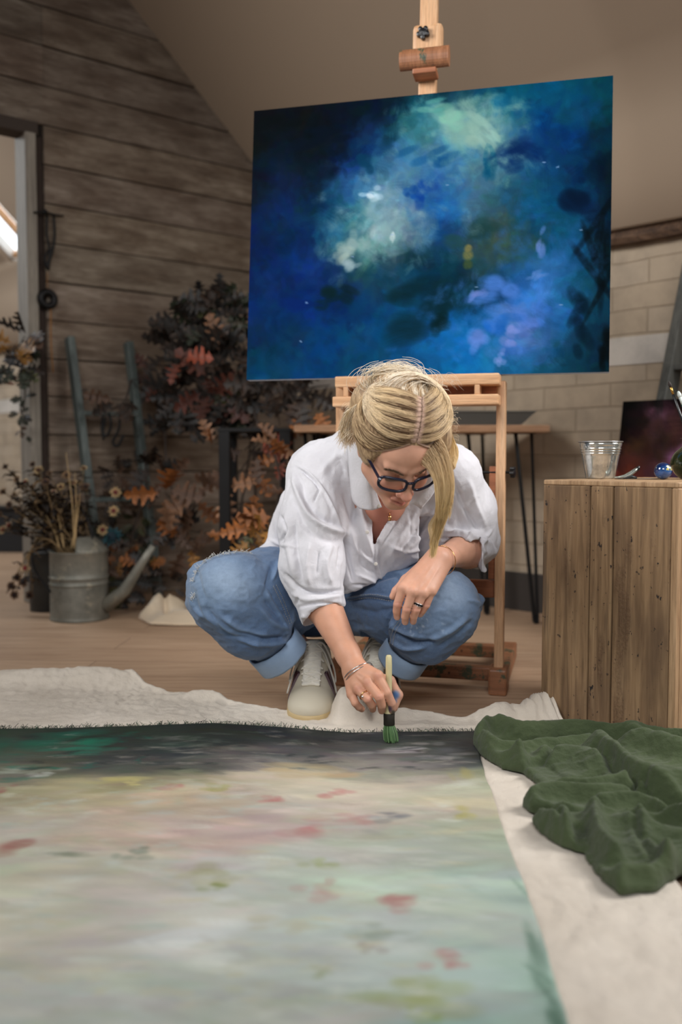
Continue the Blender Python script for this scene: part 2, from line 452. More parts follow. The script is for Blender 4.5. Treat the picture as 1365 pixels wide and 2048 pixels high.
tag(mb.build('trim_2', plain('shadow_gap_strip', (50,38,31), 0.9), bevel=0.003), kind='structure')

# --- block wall, cream painted; the paler band of dressed blocks runs its whole length
def block_mat(name, base, bw, rh, dark=0.75):
    n = N(name)
    v = n.coord('Object', (1,1,1), (math.pi/2,0,0))
    wv = n.node('ShaderNodeVectorMath', operation='ADD'); n.link(v, wv.inputs[0])
    nz = n.node('ShaderNodeTexNoise'); nz.inputs['Scale'].default_value = 3.5; n.link(v, nz.inputs['Vector'])
    sc = n.node('ShaderNodeVectorMath', operation='SCALE'); n.link(nz.outputs['Color'], sc.inputs[0]); sc.inputs['Scale'].default_value = 0.022
    n.link(sc.outputs[0], wv.inputs[1])
    br = n.node('ShaderNodeTexBrick'); n.link(wv.outputs[0], br.inputs['Vector'])
    for k, x in (('Scale', 1.0), ('Mortar Size', 0.004), ('Brick Width', bw), ('Row Height', rh), ('Mortar Smooth', 0.8), ('Bias', 0.0)): br.inputs[k].default_value = x
    br.inputs['Color1'].default_value = (0.25,0.25,0.25,1); br.inputs['Color2'].default_value = (0.75,0.75,0.75,1)
    g = n.noise(n.coord('Object'), 7, 6, 0.6)
    c = n.ramp(g, [(0.3, [x*0.86 for x in base]), (0.55, base), (0.8, [min(255, x*1.06) for x in base])])
    c = n.mix(0.07, c, br.outputs['Color'])
    c = n.mix(n.math('MULTIPLY', br.outputs['Fac'], n.ramp(n.noise(n.coord('Object'), 2.5, 3), [(0.35, (60,60,60)), (0.6, (200,200,200))])), c, L4([x*dark for x in base]))
    n.col(c); n.set(Roughness=0.85)
    h = n.math('SUBTRACT', n.math('MULTIPLY', g, 0.35), br.outputs['Fac']); n.bump(h, 0.6, 0.008); return n.m
M_BLOCK = block_mat('cream_block_paint', (168,150,127), 0.30, 0.092, 0.78)
M_BAND = block_mat('pale_band_blocks', (192,184,174), 0.42, 0.3, 0.6)
M_PLASTER = plain('warm_plaster', (150,132,113), 0.9)
U0, U1 = -2.2, 10.0
def wallB(name, z0, z1, mat, d=0.0):
    mb = MB(); mb.box(((U1-U0)/2, 0.05, (z0+z1)/2), (U1-U0, 0.1, z1-z0))
    o = mb.build(name, mat); o.location = wb(U1, d); o.rotation_euler = Matrix(RB.tolist()).to_euler(); tag(o, kind='structure'); return o
wallB('wall_right', 0, 1.0, M_BLOCK); wallB('wall_right_band', 1.0, 1.105, M_BAND, 0.006); wallB('wall_right_upper', 1.105, 1.55, M_BLOCK)
# skirting
mb = MB(); mb.box(wb(1.0, 0.012, 0.08), (4.4, 0.024, 0.16), RB); tag(mb.build('baseboard_right', plain('dark_skirting', (52,46,42), 0.7), bevel=0.003), kind='structure')
# rough timber along the top of the block wall
mb = MB(); V = []; F = []; m = 60; us = np.linspace(-2.0, 1.4, m)
for i, u in enumerate(us):
    a = 0.008*fbm(np.array([[u*5, 0, 0]]), 8)[0]; b = 0.012*fbm(np.array([[u*4, 3, 0]]), 9)[0]
    for d, z in ((-0.02, 1.455+b), (0.05, 1.452+b), (0.064+a, 1.47+b), (0.066+a, 1.51+a), (0.05, 1.53+a), (-0.02, 1.53+a)): V.append(wb(u, d, z))
F = [(i*6+j, i*6+(j+1) % 6, (i+1)*6+(j+1) % 6, (i+1)*6+j) for i in range(m-1) for j in range(6)]+[tuple(range(6)), tuple((m-1)*6+j for j in range(6))]
mb.raw(V, F); tag(mb.build('trim_3', wood('rough_beam', (52,38,28), (84,62,46), (112,88,68), 0, 1.0, 0.85, 0.5)), kind='structure')
# --- ceiling: plastered knee wall that turns into the roof slope, with one roof window in the next room
prof = [(0.02, 1.50), (0.02, 1.86)]+[(0.02+0.13*(t**2), 1.86+0.28*t) for t in np.linspace(0.1, 1, 8)]
d0, z0 = prof[-1]; prof += [(d0+x, z0+0.9*x) for x in (0.02, 1.0, 2.0, 3.2)]
sky_u = (3.88, 4.42)
V = []; F = []; us = [U0, 1.6, sky_u[0], sky_u[1], U1]
for u in us:
    for d, z in prof: V.append(wb(u, d, z))
m = len(prof)
for i in range(len(us)-1):
    for j in range(m-1):
        if i == 2 and j in (8, 9, 10): continue
        F.append((i*m+j, i*m+j+1, (i+1)*m+j+1, (i+1)*m+j))
o = mesh_obj('ceiling', V, F, M_PLASTER, smooth=True); s = o.modifiers.new('solid', 'SOLIDIFY'); s.thickness = -0.08; tag(o, kind='structure')
# far slope of the roof behind the camera side
V = [wb(u, d, z) for u in (U0, U1) for d, z in ((prof[-1][0], prof[-1][1]), (prof[-1][0]+3.1, prof[-1][1]-2.79))]
o = mesh_obj('ceiling_far', V, [(0,1,3,2)], M_PLASTER); tag(o, kind='structure')

# roof window: white reveal, pine sash with one bar, bright sky behind the glass
dd = [(prof[8][0], prof[8][1]), (prof[11][0], prof[11][1])]
nrm = np.array([*(BN*-0.669), 0.743])*1.0   # up and out through the slope
def ws(u, t, off=0.0):
    d = dd[0][0]+(dd[1][0]-dd[0][0])*t; z = dd[0][1]+(dd[1][1]-dd[0][1])*t; return wb(u, d, z)+nrm*off
mb = MB()
for u in (3.885, 4.415): mb.bar(ws(u, 0, .03), ws(u, 1, .03), 0.012, 0.09, nrm)
for t in (0, 1): mb.bar(ws(3.88, t, .03), ws(4.42, t, .03), 0.012, 0.09, nrm)
win = mb.build('window_1', plain('white_reveal', (214,212,206), 0.6)); tag(win, kind='structure')
mb = MB()
for u, w in ((3.905, .012), (4.13, .04)): mb.bar(ws(u, 0, .02), ws(u, 1, .02), w, 0.04, nrm)
for t in (0.02, 0.98): mb.bar(ws(3.9, t, .02), ws(4.4, t, .02), 0.04, 0.04, nrm)
mb.build('sash', wood('pine_sash', (150,104,62), (186,138,90), (206,164,118), 0), win)
nm = N('bright_sky_glass'); nm.set(Roughness=0.1); nm.col((220,230,240)); nm.b.inputs['Emission Color'].default_value = (0.86, 0.93, 1, 1); nm.b.inputs['Emission Strength'].default_value = 2.2
mb = MB(); mb.raw([ws(3.9, 0, .05), ws(4.41, 0, .05), ws(4.41, 1, .05), ws(3.9, 1, .05)], [(0,1,2,3)]); mb.build('pane', nm.m, win)

mb = MB(); e1 = wb(10.0, 0); mb.box((e1[0]-2.4, e1[1]-2.4, 1.6), (7.0, 0.1, 3.4), rotz(math.pi/4)); tag(mb.build('wall_far', M_BLOCK), kind='structure')
# ================================================================ PAINTINGS (colour laid on vertex by vertex, brush stroke by brush stroke)
def grid_img(rows, h, w, warp=0.35, seed=1, wf=2.4):
    """soft colour map from a coarse table of sRGB colours, its borders pushed about by noise"""
    T = np.array(rows, float); m, n = T.shape[:2]
    y, x = np.meshgrid(np.linspace(0, m-1, h), np.linspace(0, n-1, w), indexing='ij')
    x2 = np.clip(x+warp*2.2*n2(x*wf*.5, y*wf*.5, seed, 4), 0, n-1.001); y2 = np.clip(y+warp*2.2*n2(x*wf*.5+9, y*wf*.5, seed+5, 4), 0, m-1.001)
    i = y2.astype(int); j = x2.astype(int); fy = (y2-i)[..., None]; fx = (x2-j)[..., None]
    fy = fy*fy*(3-2*fy); fx = fx*fx*(3-2*fx)
    return (T[i, j]*(1-fy)*(1-fx)+T[i, np.minimum(j+1, n-1)]*(1-fy)*fx+T[np.minimum(i+1, m-1), j]*fy*(1-fx)+T[np.minimum(i+1, m-1), np.minimum(j+1, n-1)]*fy*fx)
def dab(im, x, y, l, w, ang, col, op, rng, streak=0.5):
    """one brush mark: soft oval with bristle streaks; x,y,l,w in cells"""
    h, W_ = im.shape[:2]; R = int(max(l, w)*1.6)+2
    x0, x1, y0, y1 = int(max(0, x-R)), int(min(W_, x+R)), int(max(0, y-R)), int(min(h, y+R))
    if x1 <= x0 or y1 <= y0: return
    Y, X = np.mgrid[y0:y1, x0:x1]; c, s = math.cos(ang), math.sin(ang)
    u = ((X-x)*c+(Y-y)*s)/l; v = (-(X-x)*s+(Y-y)*c)/w
    v = v+0.25*u*u*rng.uniform(-1, 1)
    ph = rng.uniform(0, 50); br = 1-streak*(0.5+0.5*np.sin(v*9+ph+2*np.sin(v*23+ph)))
    a = np.clip(1.25-(u*u+np.abs(v)**2.4)**1.1*1.25, 0, 1)*br*op
    im[y0:y1, x0:x1] = im[y0:y1, x0:x1]*(1-a[..., None])+np.asarray(col)*a[..., None]
def paint(im, rng, n, size, jit, op, elong=2.2, angf=None, cj=10):
    h, w = im.shape[:2]; src = im.copy()
    for _ in range(n):
        x, y = rng.uniform(0, w), rng.uniform(0, h); s = size*rng.uniform(0.5, 1.5)
        sx = int(np.clip(x+rng.normal()*jit, 0, w-1)); sy = int(np.clip(y+rng.normal()*jit, 0, h-1))
        a = rng.uniform(0, math.pi) if angf is None else angf+rng.normal()*0.35
        dab(im, x, y, s*elong*rng.uniform(.6, 1.3), s, a, np.clip(src[sy, sx]*rng.uniform(.86, 1.16)+rng.normal(size=3)*cj*0.4, 0, 255), op*rng.uniform(.4, 1), rng)
def painted_grid(name, im, posf, mat, parent=None):
    h, w = im.shape[:2]; vv, uu = np.meshgrid(np.linspace(0, 1, h), np.linspace(0, 1, w), indexing='ij')
    V = posf(uu.ravel(), vv.ravel()); I = np.arange(h*w).reshape(h, w)
    F = np.stack([I[:-1,:-1], I[1:,:-1], I[1:,1:], I[:-1,1:]], -1).reshape(-1, 4)
    return mesh_obj(name, V, F, mat, parent, True, lin(np.clip(im.reshape(-1, 3), 0, 255)))

# ---- the blue canvas
BLUE = [
[(6,12,16),(5,12,17),(5,14,20),(4,18,26),(3,20,34),(6,30,44),(8,50,66),(10,72,88),(8,82,100),(6,84,108),(8,80,100),(6,66,82)],
[(5,11,15),(4,12,16),(6,18,24),(5,24,44),(4,28,58),(10,70,92),(70,130,140),(128,166,158),(20,98,128),(6,80,120),(10,84,110),(8,72,88)],
[(5,13,18),(8,26,44),(6,18,24),(6,30,66),(10,60,96),(60,118,132),(110,150,156),(146,178,168),(96,150,158),(6,72,126),(8,70,104),(6,64,78)],
[(5,14,22),(10,30,52),(6,22,32),(6,42,92),(18,76,104),(70,120,144),(60,112,144),(40,104,144),(90,134,150),(4,48,100),(6,58,112),(6,56,70)],
[(6,18,32),(8,40,78),(6,32,44),(8,48,98),(90,134,154),(96,138,156),(50,104,142),(84,126,148),(70,120,140),(10,80,120),(6,44,80),(4,30,44)],
[(6,26,56),(8,52,92),(8,42,66),(14,84,128),(116,150,164),(104,142,156),(22,70,140),(86,128,142),(40,90,104),(12,86,120),(4,34,66),(4,22,34)],
[(6,36,84),(6,44,76),(8,50,84),(24,96,124),(120,152,156),(126,156,164),(30,96,150),(50,96,124),(36,74,76),(16,92,126),(8,72,108),(4,24,38)],
[(5,30,74),(6,44,74),(6,46,96),(60,112,122),(136,156,156),(84,116,128),(10,66,128),(70,94,90),(62,78,56),(12,84,116),(14,90,122),(5,26,42)],
[(5,32,78),(7,50,88),(6,48,120),(36,84,92),(88,128,138),(22,64,78),(14,60,84),(60,90,96),(56,74,50),(20,92,130),(30,98,136),(6,34,54)],
[(6,40,92),(7,46,84),(5,32,90),(10,38,44),(30,70,84),(10,48,60),(8,46,62),(14,50,58),(26,84,128),(70,124,186),(18,84,116),(5,24,36)],
[(7,48,104),(6,50,100),(5,42,112),(6,44,96),(10,66,106),(12,68,96),(10,64,94),(8,44,54),(22,100,166),(84,130,196),(24,90,116),(6,28,40)],
[(8,50,100),(6,46,84),(6,56,118),(8,54,108),(12,74,112),(10,66,104),(14,90,140),(16,90,130),(34,110,178),(60,116,182),(26,92,128),(6,34,48)],
[(10,50,78),(10,54,78),(10,62,104),(14,70,116),(12,70,108),(16,86,140),(20,104,162),(26,112,172),(104,132,190),(110,136,192),(26,92,124),(6,38,54)],
[(8,60,88),(8,58,90),(8,62,110),(12,72,116),(14,82,120),(16,92,138),(20,100,152),(22,104,160),(84,124,186),(30,100,140),(18,72,98),(6,36,50)],
[(8,66,96),(8,62,96),(8,64,108),(12,74,108),(16,84,112),(14,88,132),(16,98,140),(20,104,150),(24,106,150),(20,92,128),(14,66,88),(6,34,46)]]
BH, BWD = 300, 382
rng = np.random.default_rng(11)
im = grid_img(BLUE, BH, BWD, 0.30, 3)
paint(im, rng, 900, 13, 8, 0.75, 1.8, None, 12); paint(im, rng, 2200, 6, 7, 0.65, 2.0, None, 12); paint(im, rng, 2600, 3, 4, 0.55, 2.2, None, 10)
def bd(px, py, l, w, a, c, op=0.9, st=0.2):   # picture position on the canvas -> cell
    u = (px-506)/(1209-506)*BWD; top = 240-(px-518)*0.0826; bot = 762-(px-497)*0.0238
    for k in range(7 if max(l, w) > 12 else 1):
        j = 0.0 if k == 0 and max(l, w) <= 12 else 0.45
        dab(im, u+rng.normal()*l/1.84*j, (py-top)/(bot-top)*BH+rng.normal()*w/1.84*j, l/1.84*(1 if j == 0 else rng.uniform(.35, .75)), w/1.84*(1 if j == 0 else rng.uniform(.35, .75)), a+rng.normal()*.3, np.array(c, float)*rng.uniform(.9, 1.1), op*(1 if j == 0 else .75), rng, st)
for q in [(930,270,60,34,.1,(134,172,164)),(905,262,30,22,.4,(126,176,160)),(955,290,46,20,.5,(150,180,170)),(990,300,26,8,.4,(140,176,170)),(880,240,34,14,0,(90,150,146)),
          (1030,332,50,26,-.1,(4,44,96)),(985,345,14,34,0,(8,84,116)),(880,330,40,15,0,(22,88,136)),(855,400,16,28,-.4,(16,68,138)),(838,398,14,14,0,(18,74,140)),
          (757,410,20,13,.2,(172,196,210)),(752,408,10,6,.2,(196,210,220)),(798,484,7,14,.1,(196,208,206)),(730,500,26,24,.2,(134,158,158)),(700,522,22,24,0,(150,166,160)),
          (722,540,22,14,-.4,(140,158,164)),(735,345,26,17,.1,(6,60,88)),(946,522,12,12,.2,(120,118,72)),(946,508,9,8,0,(150,140,86)),(946,540,11,11,0,(72,86,52)),(975,470,44,26,.3,(34,70,72)),
          (690,600,40,22,.2,(8,40,44)),(600,620,50,14,.1,(6,44,108)),(850,620,70,44,0,(8,48,58)),(900,650,30,30,0,(6,42,48)),(1000,600,50,34,.2,(84,130,200)),(1010,660,40,26,.1,(40,112,190)),
          (965,685,26,26,.3,(104,136,200)),(1030,680,18,16,.5,(134,148,206)),(1010,718,14,12,0,(124,146,200)),(1082,505,10,26,.25,(104,132,186)),(1075,560,18,8,-.5,(96,132,186)),(1160,640,24,50,0,(5,34,52)),
          (1150,430,36,40,.4,(4,30,58)),(1190,560,16,130,0,(4,14,20)),(1200,700,14,50,0,(4,12,16)),(560,260,60,22,.05,(4,12,16)),(640,300,60,20,-.4,(4,18,36)),(960,594,20,10,-.5,(120,140,200))]: bd(*q, .8)
for _ in range(260):
    k = rng.integers(0, 4); x, y = [(1000,640),(760,470),(940,280),(1090,520)][k]; x += rng.normal()*60; y += rng.normal()*45
    if 520 < x < 1195 and 220 < y < 735: bd(x, y, rng.uniform(13, 26), rng.uniform(7, 14), rng.uniform(0, 3.1), [(84,128,196),(136,162,168),(134,170,162),(50,104,160)][k], .16, .6)
for x, y in ((1085,347),(1110,356),(798,482),(1154,476),(618,686),(904,388),(628,612),(963,583),(1120,617),(720,524)): bd(x, y, 4, 1.6, rng.uniform(-.3, .5), (150,176,210), .7, 0)
BLUE_IM = 255*(np.clip(im, 0, 255)/255)**1.22

CV_ANG = math.radians(-14.4); CT = np.array([math.cos(CV_ANG), math.sin(CV_ANG), 0]); CN = np.array([-math.sin(CV_ANG), math.cos(CV_ANG), 0])   # along the easel, and back from it
EO = np.array([0.213, 2.545, 0.0])
def E(x, y, z): return EO+CT*x+CN*y+np.array([0,0,z])
LEAN = math.radians(5.6); CW, CH, CB = 1.0, 0.785, 0.866
def cvp(u, v, d=0.0):   # u 0..1 left-right, v 0..1 top-bottom, d towards the back
    h = CH*(1-v); return EO+np.outer((u-0.5)*CW, CT)+np.outer(h*math.sin(LEAN)+d*math.cos(LEAN), CN)+np.outer(CB+h*math.cos(LEAN)-d*math.sin(LEAN), [0,0,1.0])
art = empty('abstract_painting', 'large blue abstract canvas with pale cloud shapes standing on the wooden easel', 'painting', E(0, 0.02, CB))
M_OIL = attr_mat('oil_paint', 0.75, 0.12, 160, 0.0, Specular_IOR_Level=0.03)
o = painted_grid('painted_face', BLUE_IM, lambda u, v: cvp(u, v), M_OIL); par(o, art)
mb = MB(); RC = np.stack([CT, CN*math.cos(LEAN)-np.array([0,0,1])*math.sin(LEAN), CN*math.sin(LEAN)+np.array([0,0,1])*math.cos(LEAN)], 1)
ctr = cvp(np.array([.5]), np.array([.5]), 0.0115)[0]
mb.box(ctr, (CW, 0.021, CH), RC); o = mb.build('canvas_edge', plain('primed_canvas_edge', (186,204,226), 0.7), art, bevel=0.002)

# ---- the large painting lying on the floor
FLR = [
[(30,78,62),(24,92,72),(24,96,74),(34,70,58),(56,70,62),(48,56,54),(44,52,50),(36,42,44),(54,60,60),(70,74,74)],
[(14,108,92),(18,110,84),(22,112,90),(30,90,72),(80,92,84),(70,76,76),(40,50,54),(60,66,68),(110,108,104),(80,84,82)],
[(16,96,90),(30,108,84),(66,112,84),(60,92,72),(112,116,100),(60,70,72),(92,98,94),(150,146,138),(160,154,150),(92,100,92)],
[(150,160,146),(120,130,106),(150,146,128),(150,140,90),(128,124,104),(160,150,120),(168,150,116),(190,182,166),(196,188,170),(158,158,128)],
[(166,160,144),(176,168,146),(168,160,138),(176,162,144),(158,154,120),(186,176,150),(190,160,150),(194,180,164),(200,188,176),(176,172,132)],
[(166,152,138),(172,162,146),(186,178,160),(188,182,164),(180,176,160),(192,182,166),(190,176,160),(184,166,156),(168,168,160),(160,170,152)],
[(150,140,130),(130,134,118),(160,164,146),(184,184,168),(186,188,176),(182,184,164),(190,180,166),(186,188,176),(178,186,174),(150,168,152)],
[(178,184,174),(184,190,180),(170,174,158),(156,160,122),(188,192,184),(184,186,166),(186,186,174),(188,194,186),(176,188,178),(150,172,160)],
[(172,184,174),(186,196,190),(184,190,178),(182,182,168),(190,196,188),(196,196,184),(184,176,164),(186,192,184),(176,188,180),(148,170,160)],
[(172,184,178),(180,194,188),(184,190,180),(178,180,166),(182,188,178),(190,192,184),(180,184,172),(170,180,168),(160,172,164),(140,162,150)],
[(166,180,172),(176,188,180),(178,186,176),(176,182,172),(172,178,160),(170,180,170),(182,190,184),(168,170,158),(160,164,152),(134,156,144)],
[(164,178,168),(174,186,176),(172,184,172),(170,180,168),(172,180,164),(170,178,158),(164,172,136),(166,170,136),(152,168,148),(128,150,136)],
[(160,176,166),(168,182,172),(168,180,168),(166,178,166),(166,176,158),(160,170,130),(150,160,110),(160,168,140),(146,164,144),(124,146,132)]]
FLR = [[tuple(k_*((.74 if j_ > 2 else 1.0) if i_ < 2 else .86 if i_ == 2 else 1.02) for k_ in c_) for j_, c_ in enumerate(r_)] for i_, r_ in enumerate(FLR)]
rng = np.random.default_rng(23); FH, FW = 420, 420
imf = grid_img(FLR, FH, FW, 0.22, 7, 1.8)
paint(imf, rng, 1000, 13, 9, 0.7, 2.8, 0.0, 10); paint(imf, rng, 1800, 7, 7, 0.55, 3.0, 0.0, 12); paint(imf, rng, 2600, 3, 4, 0.5, 3.0, 0.1, 10)
# canvas corner points on the floor
ZC = 0.016
FXL = -1.55
edge_px = [(955,1463),(961,1512),(1000,1640),(1045,1760),(1085,1870),(1136,2048)]
edge = np.array([Fz(x, y, ZC) for x, y in edge_px]); edge = np.vstack([edge, edge[-1]+(edge[-1]-edge[-3])*0.9])
back_px = [(-260,1452),(-100,1456),(0,1458),(120,1457),(250,1453),(340,1450),(430,1447),(560,1455),(700,1466),(800,1464),(955,1463)]
back = np.array([Fz(x, y, ZC) for x, y in back_px])
def fpos(u, v):
    ye = edge[0, 1]+(edge[-1, 1]-edge[0, 1])*v
    xr = np.interp(-ye, -edge[:, 1], edge[:, 0])+0.004*n2(ye*9, ye*0, 3)
    x = FXL+(xr-FXL)*u
    yb = np.interp(x, back[:, 0], back[:, 1]); y = ye+(yb-edge[0, 1])*(1-v)**3
    z = ZC+0.0018*n2(x*5, y*5, 4)+0.006*np.clip(1-(xr-x)/0.10, 0, 1)*n2(x*2, y*5, 8)*0.6
    return np.stack([x, y, z], 1)
# put picture positions onto the canvas
gu, gv = np.meshgrid(np.linspace(0, 1, FW), np.linspace(0, 1, FH)); Pg = fpos(gu.ravel(), gv.ravel()); gx, gy = proj(Pg)
gx = gx.reshape(FH, FW); gy = gy.reshape(FH, FW)
def fd(px, py, l, w, c, op=.75, st=.3, a=0.0):
    k = np.argmin((gx-px)**2+((gy-py)*1.5)**2); i, j = divmod(k, FW); cell = abs(gx[i, min(j+1, FW-1)]-gx[i, j])+1e-6; cy = abs(gy[min(i+1, FH-1), j]-gy[i, j])+1e-6
    for k in range(8):
        dab(imf, j+rng.normal()*l/cell*.5, i+rng.normal()*w/cy*.5, l/cell*rng.uniform(.35, .8), w/cy*rng.uniform(.3, .6), a+rng.normal()*.15, np.array(c, float)*rng.uniform(.93, 1.07), op*.5, rng, st)
for q in [(60,1490,90,22,(18,108,86)),(180,1480,60,14,(26,120,92)),(160,1500,60,10,(34,132,106)),(330,1495,60,14,(52,68,62)),(20,1545,60,8,(186,196,184)),(90,1550,30,7,(196,204,196)),(40,1560,40,6,(60,110,92)),
          (360,1510,70,12,(44,54,58)),(430,1470,90,9,(40,44,42)),(640,1472,110,8,(38,42,44)),(800,1480,50,8,(70,76,72)),(480,1500,70,9,(110,108,98)),(260,1560,60,9,(196,186,120)),(270,1567,26,5,(210,200,130)),(345,1577,26,8,(176,96,100)),
          (430,1580,30,10,(160,156,84)),(540,1600,26,9,(184,112,108)),(660,1588,30,9,(192,108,112)),(610,1660,46,16,(182,124,122)),(720,1640,40,10,(186,136,134)),(780,1635,40,10,(104,108,116)),(40,1690,46,20,(160,104,96)),(0,1580,20,8,(160,96,96)),
          (270,1705,30,12,(104,120,104)),(130,1712,44,8,(128,136,118)),(430,1760,60,24,(160,160,118)),(430,1775,26,10,(128,138,80)),(640,1780,32,20,(180,130,124)),(800,1812,38,22,(172,104,104)),(905,1925,40,22,(170,112,110)),(740,1900,26,12,(142,128,124)),
          (760,1865,60,16,(136,148,134)),(640,1945,20,10,(132,140,92)),(820,2000,100,40,(150,158,96)),(850,2035,30,12,(118,136,48)),(640,1730,30,12,(150,160,108)),(560,1850,60,20,(190,186,160)),(900,1500,50,12,(84,86,88)),(830,1495,44,8,(170,164,166)),(790,1503,60,6,(182,178,178)),
          (880,1515,40,7,(150,146,146)),(930,1550,20,18,(150,144,100)),(935,1630,20,16,(170,164,96)),(600,1545,90,14,(190,168,124)),(690,1552,40,10,(180,156,124)),(700,1530,60,10,(140,138,126)),(850,1470,60,6,(60,62,64)),(1070,1900,20,110,(96,124,108)),(1100,2000,24,90,(70,100,84))]: fd(*q)
for _ in range(260):
    x, y = rng.uniform(0, 950), rng.uniform(1560, 2040); fd(x, y, rng.uniform(20, 70), rng.uniform(3, 12), [(206,210,198),(196,190,160),(176,190,180),(190,200,196),(176,180,156)][rng.integers(0, 5)], .45, .6, rng.normal()*.2)
for _ in range(120):
    x, y = rng.uniform(0, 940), rng.uniform(1462, 1540); fd(x, y, rng.uniform(10, 40), rng.uniform(2, 4), [(150,146,136),(30,38,40),(90,100,92),(24,110,90) if x < 300 else (120,118,112)][rng.integers(0, 4)], .5, .5, rng.normal()*.2)
fl = empty('floor_painting', 'large unstretched pale green floral canvas lying flat on the cream dust sheet', 'painting', (-0.5, 1.5, ZC))
n = N('floor_paint'); a = n.node('ShaderNodeVertexColor', layer_name='Col'); n.col(a.outputs[0]); n.set(Roughness=0.5)
n.bump(n.noise(n.coord('Object', (3, 40, 1)), 8, 5), 0.25, 0.002)
o = painted_grid('painted_face', imf, fpos, n.m); par(o, fl)
s = o.modifiers.new('solid', 'SOLIDIFY'); s.thickness = -0.0012
# torn fringe along the far edge
r = random.Random(5); V = []; F = []; Cc = []
for i in range(900):
    x = r.uniform(-1.3, 0.31); y = np.interp(x, back[:, 0], back[:, 1])
    if proj(np.array([x, y, ZC]))[0] > 950: continue
    c = [(40,58,44),(52,60,50),(150,146,128),(30,34,34),(60,92,70)][r.randrange(5)]
    a = r.uniform(-1.2, 1.2); L = r.uniform(.004, .014); p0 = np.array([x, y-0.003, ZC]); pts = [p0, p0+np.array([math.sin(a)*L*.5, .004, L*.45]), p0+np.array([math.sin(a)*L, .005+r.uniform(-.003, .006), L*r.uniform(.3, .9)])]
    v, f = tube_geo(catmull(pts, 3), 0.0005, 4); F += [tuple(q+len(V)*0+sum(len(z) for z in V) for q in g_) for g_ in f]; V.append(v); Cc.append(np.tile(lin(c), (len(v), 1)))
o = mesh_obj('fringe', np.concatenate(V), F, attr_mat('fringe_thread', 0.9), None, False, np.concatenate(Cc)); par(o, fl)
# ================================================================ CLOTHS ON THE FLOOR
def seg_field(X, Y, pts, w):
    """gaussian ridge along a polyline on the floor"""
    pts = catmull(pts, 6); best = np.full(X.shape, 1e9); 
    for a, b in zip(pts[:-1], pts[1:]):
        ab = b-a; t = np.clip(((X-a[0])*ab[0]+(Y-a[1])*ab[1])/(ab[0]**2+ab[1]**2+1e-12), 0, 1)
        best = np.minimum(best, (X-a[0]-t*ab[0])**2+(Y-a[1]-t*ab[1])**2)
    return np.exp(-best/(w*w))
def poly_sdf(X, Y, pts):
    pts = np.asarray(pts); d = np.full(X.shape, 1e9); ins = np.zeros(X.shape, bool)
    for a, b in zip(pts, np.roll(pts, -1, 0)):
        ab = b-a; t = np.clip(((X-a[0])*ab[0]+(Y-a[1])*ab[1])/(ab @ ab+1e-12), 0, 1)
        d = np.minimum(d, (X-a[0]-t*ab[0])**2+(Y-a[1]-t*ab[1])**2)
        c = ((a[1] > Y) != (b[1] > Y)) & (X < (b[0]-a[0])*(Y-a[1])/(b[1]-a[1]+1e-12)+a[0]); ins ^= c
    d = np.sqrt(d); return np.where(ins, -d, d)
def cloth_mat(name, c1, c2, weave=900, rough=0.9, wrinkle=0.3, sheen=0.3, spots=None, fine=35):
    n = N(name); g = n.noise(n.coord('Object'), 6, 5, 0.6); c = n.ramp(g, [(0.3, c1), (0.7, c2)])
    if spots: c = n.mix(n.ramp(n.noise(n.coord('Object'), spots[1], 5, 0.7), [(0.66, BW), (0.74, WH)]), c, L4(spots[0]))
    n.col(c); n.set(Roughness=rough, Sheen_Weight=sheen)
    w = n.noise(n.coord('Object'), weave, 2); f = n.noise(n.coord('Object'), fine, 6, 0.65)
    n.bump(n.math('ADD', n.math('MULTIPLY', w, 0.15), f), wrinkle, 0.004); return n.m
M_SHEET = cloth_mat('cream_cotton', (206,195,180), (224,214,200), 500, 1.0, 1.0, 0.1, None, 45)
# dust sheet
bpx = [(-420,1352),(-100,1352),(0,1352),(60,1349),(130,1348),(165,1362),(250,1360),(290,1380),(340,1395),(420,1400),(470,1412),(540,1428),(600,1436),(700,1436),(840,1440),(930,1448),(975,1442),(1040,1440),(1085,1438),(1127,1462)]
bw_ = np.array([Fz(*q, 0.004) for q in bpx]); rw = np.array([Fz(x, y, 0.004) for x, y in ((1127,1462),(1190,1560),(1262,1660),(1345,1770),(1440,1890),(1560,2048))]); rw = np.vstack([rw, rw[-1]+(rw[-1]-rw[-2])*1.6])
nu, nv = 520, 330
uu, vv = np.meshgrid(np.linspace(0, 1, nu), np.linspace(0, 1, nv)**1.5)
ye0 = rw[0,1]+(rw[-1,1]-rw[0,1])*vv; xr = np.interp(-ye0, -rw[:,1], rw[:,0])+0.006*n2(ye0*7, ye0*0, 31)
X = -1.85+(xr+1.85)*uu; yb = np.interp(X, bw_[:,0], bw_[:,1])+0.008*n2(X*11, X*0, 32); Y = ye0+(yb-rw[0,1])*(1-vv)**4
db = yb-Y; dr = xr-X
Z = 0.006+0.010*np.clip(fbm(np.stack([X*3, Y*9, X*0], -1), 41)+0.15, 0, 1)*np.exp(-(db/0.35)**2)+0.004*np.abs(n2(X*9, Y*6, 43))+.0034*(1-2*np.abs(n2(X*22+n2(X*4, Y*4, 33)*2, Y*11, 49)))+.003*(1-2*np.abs(n2(X*7+n2(X*3, Y*3, 34)*2, Y*4.5, 35)))
Z += 0.012*np.exp(-((db-0.012)/0.016)**2)*(0.6+0.5*n2(X*8, X*0, 44))+0.010*np.exp(-((dr-0.02)/0.02)**2)*np.clip(n2(Y*5, Y*0, 45)+.5, 0, 1)
lump = lambda px, py, sx, sy, h, p=2.2: h*np.exp(-(np.abs((X-Fz(px, py)[0])/sx)**p+np.abs((Y-Fz(px, py)[1])/sy)**p))
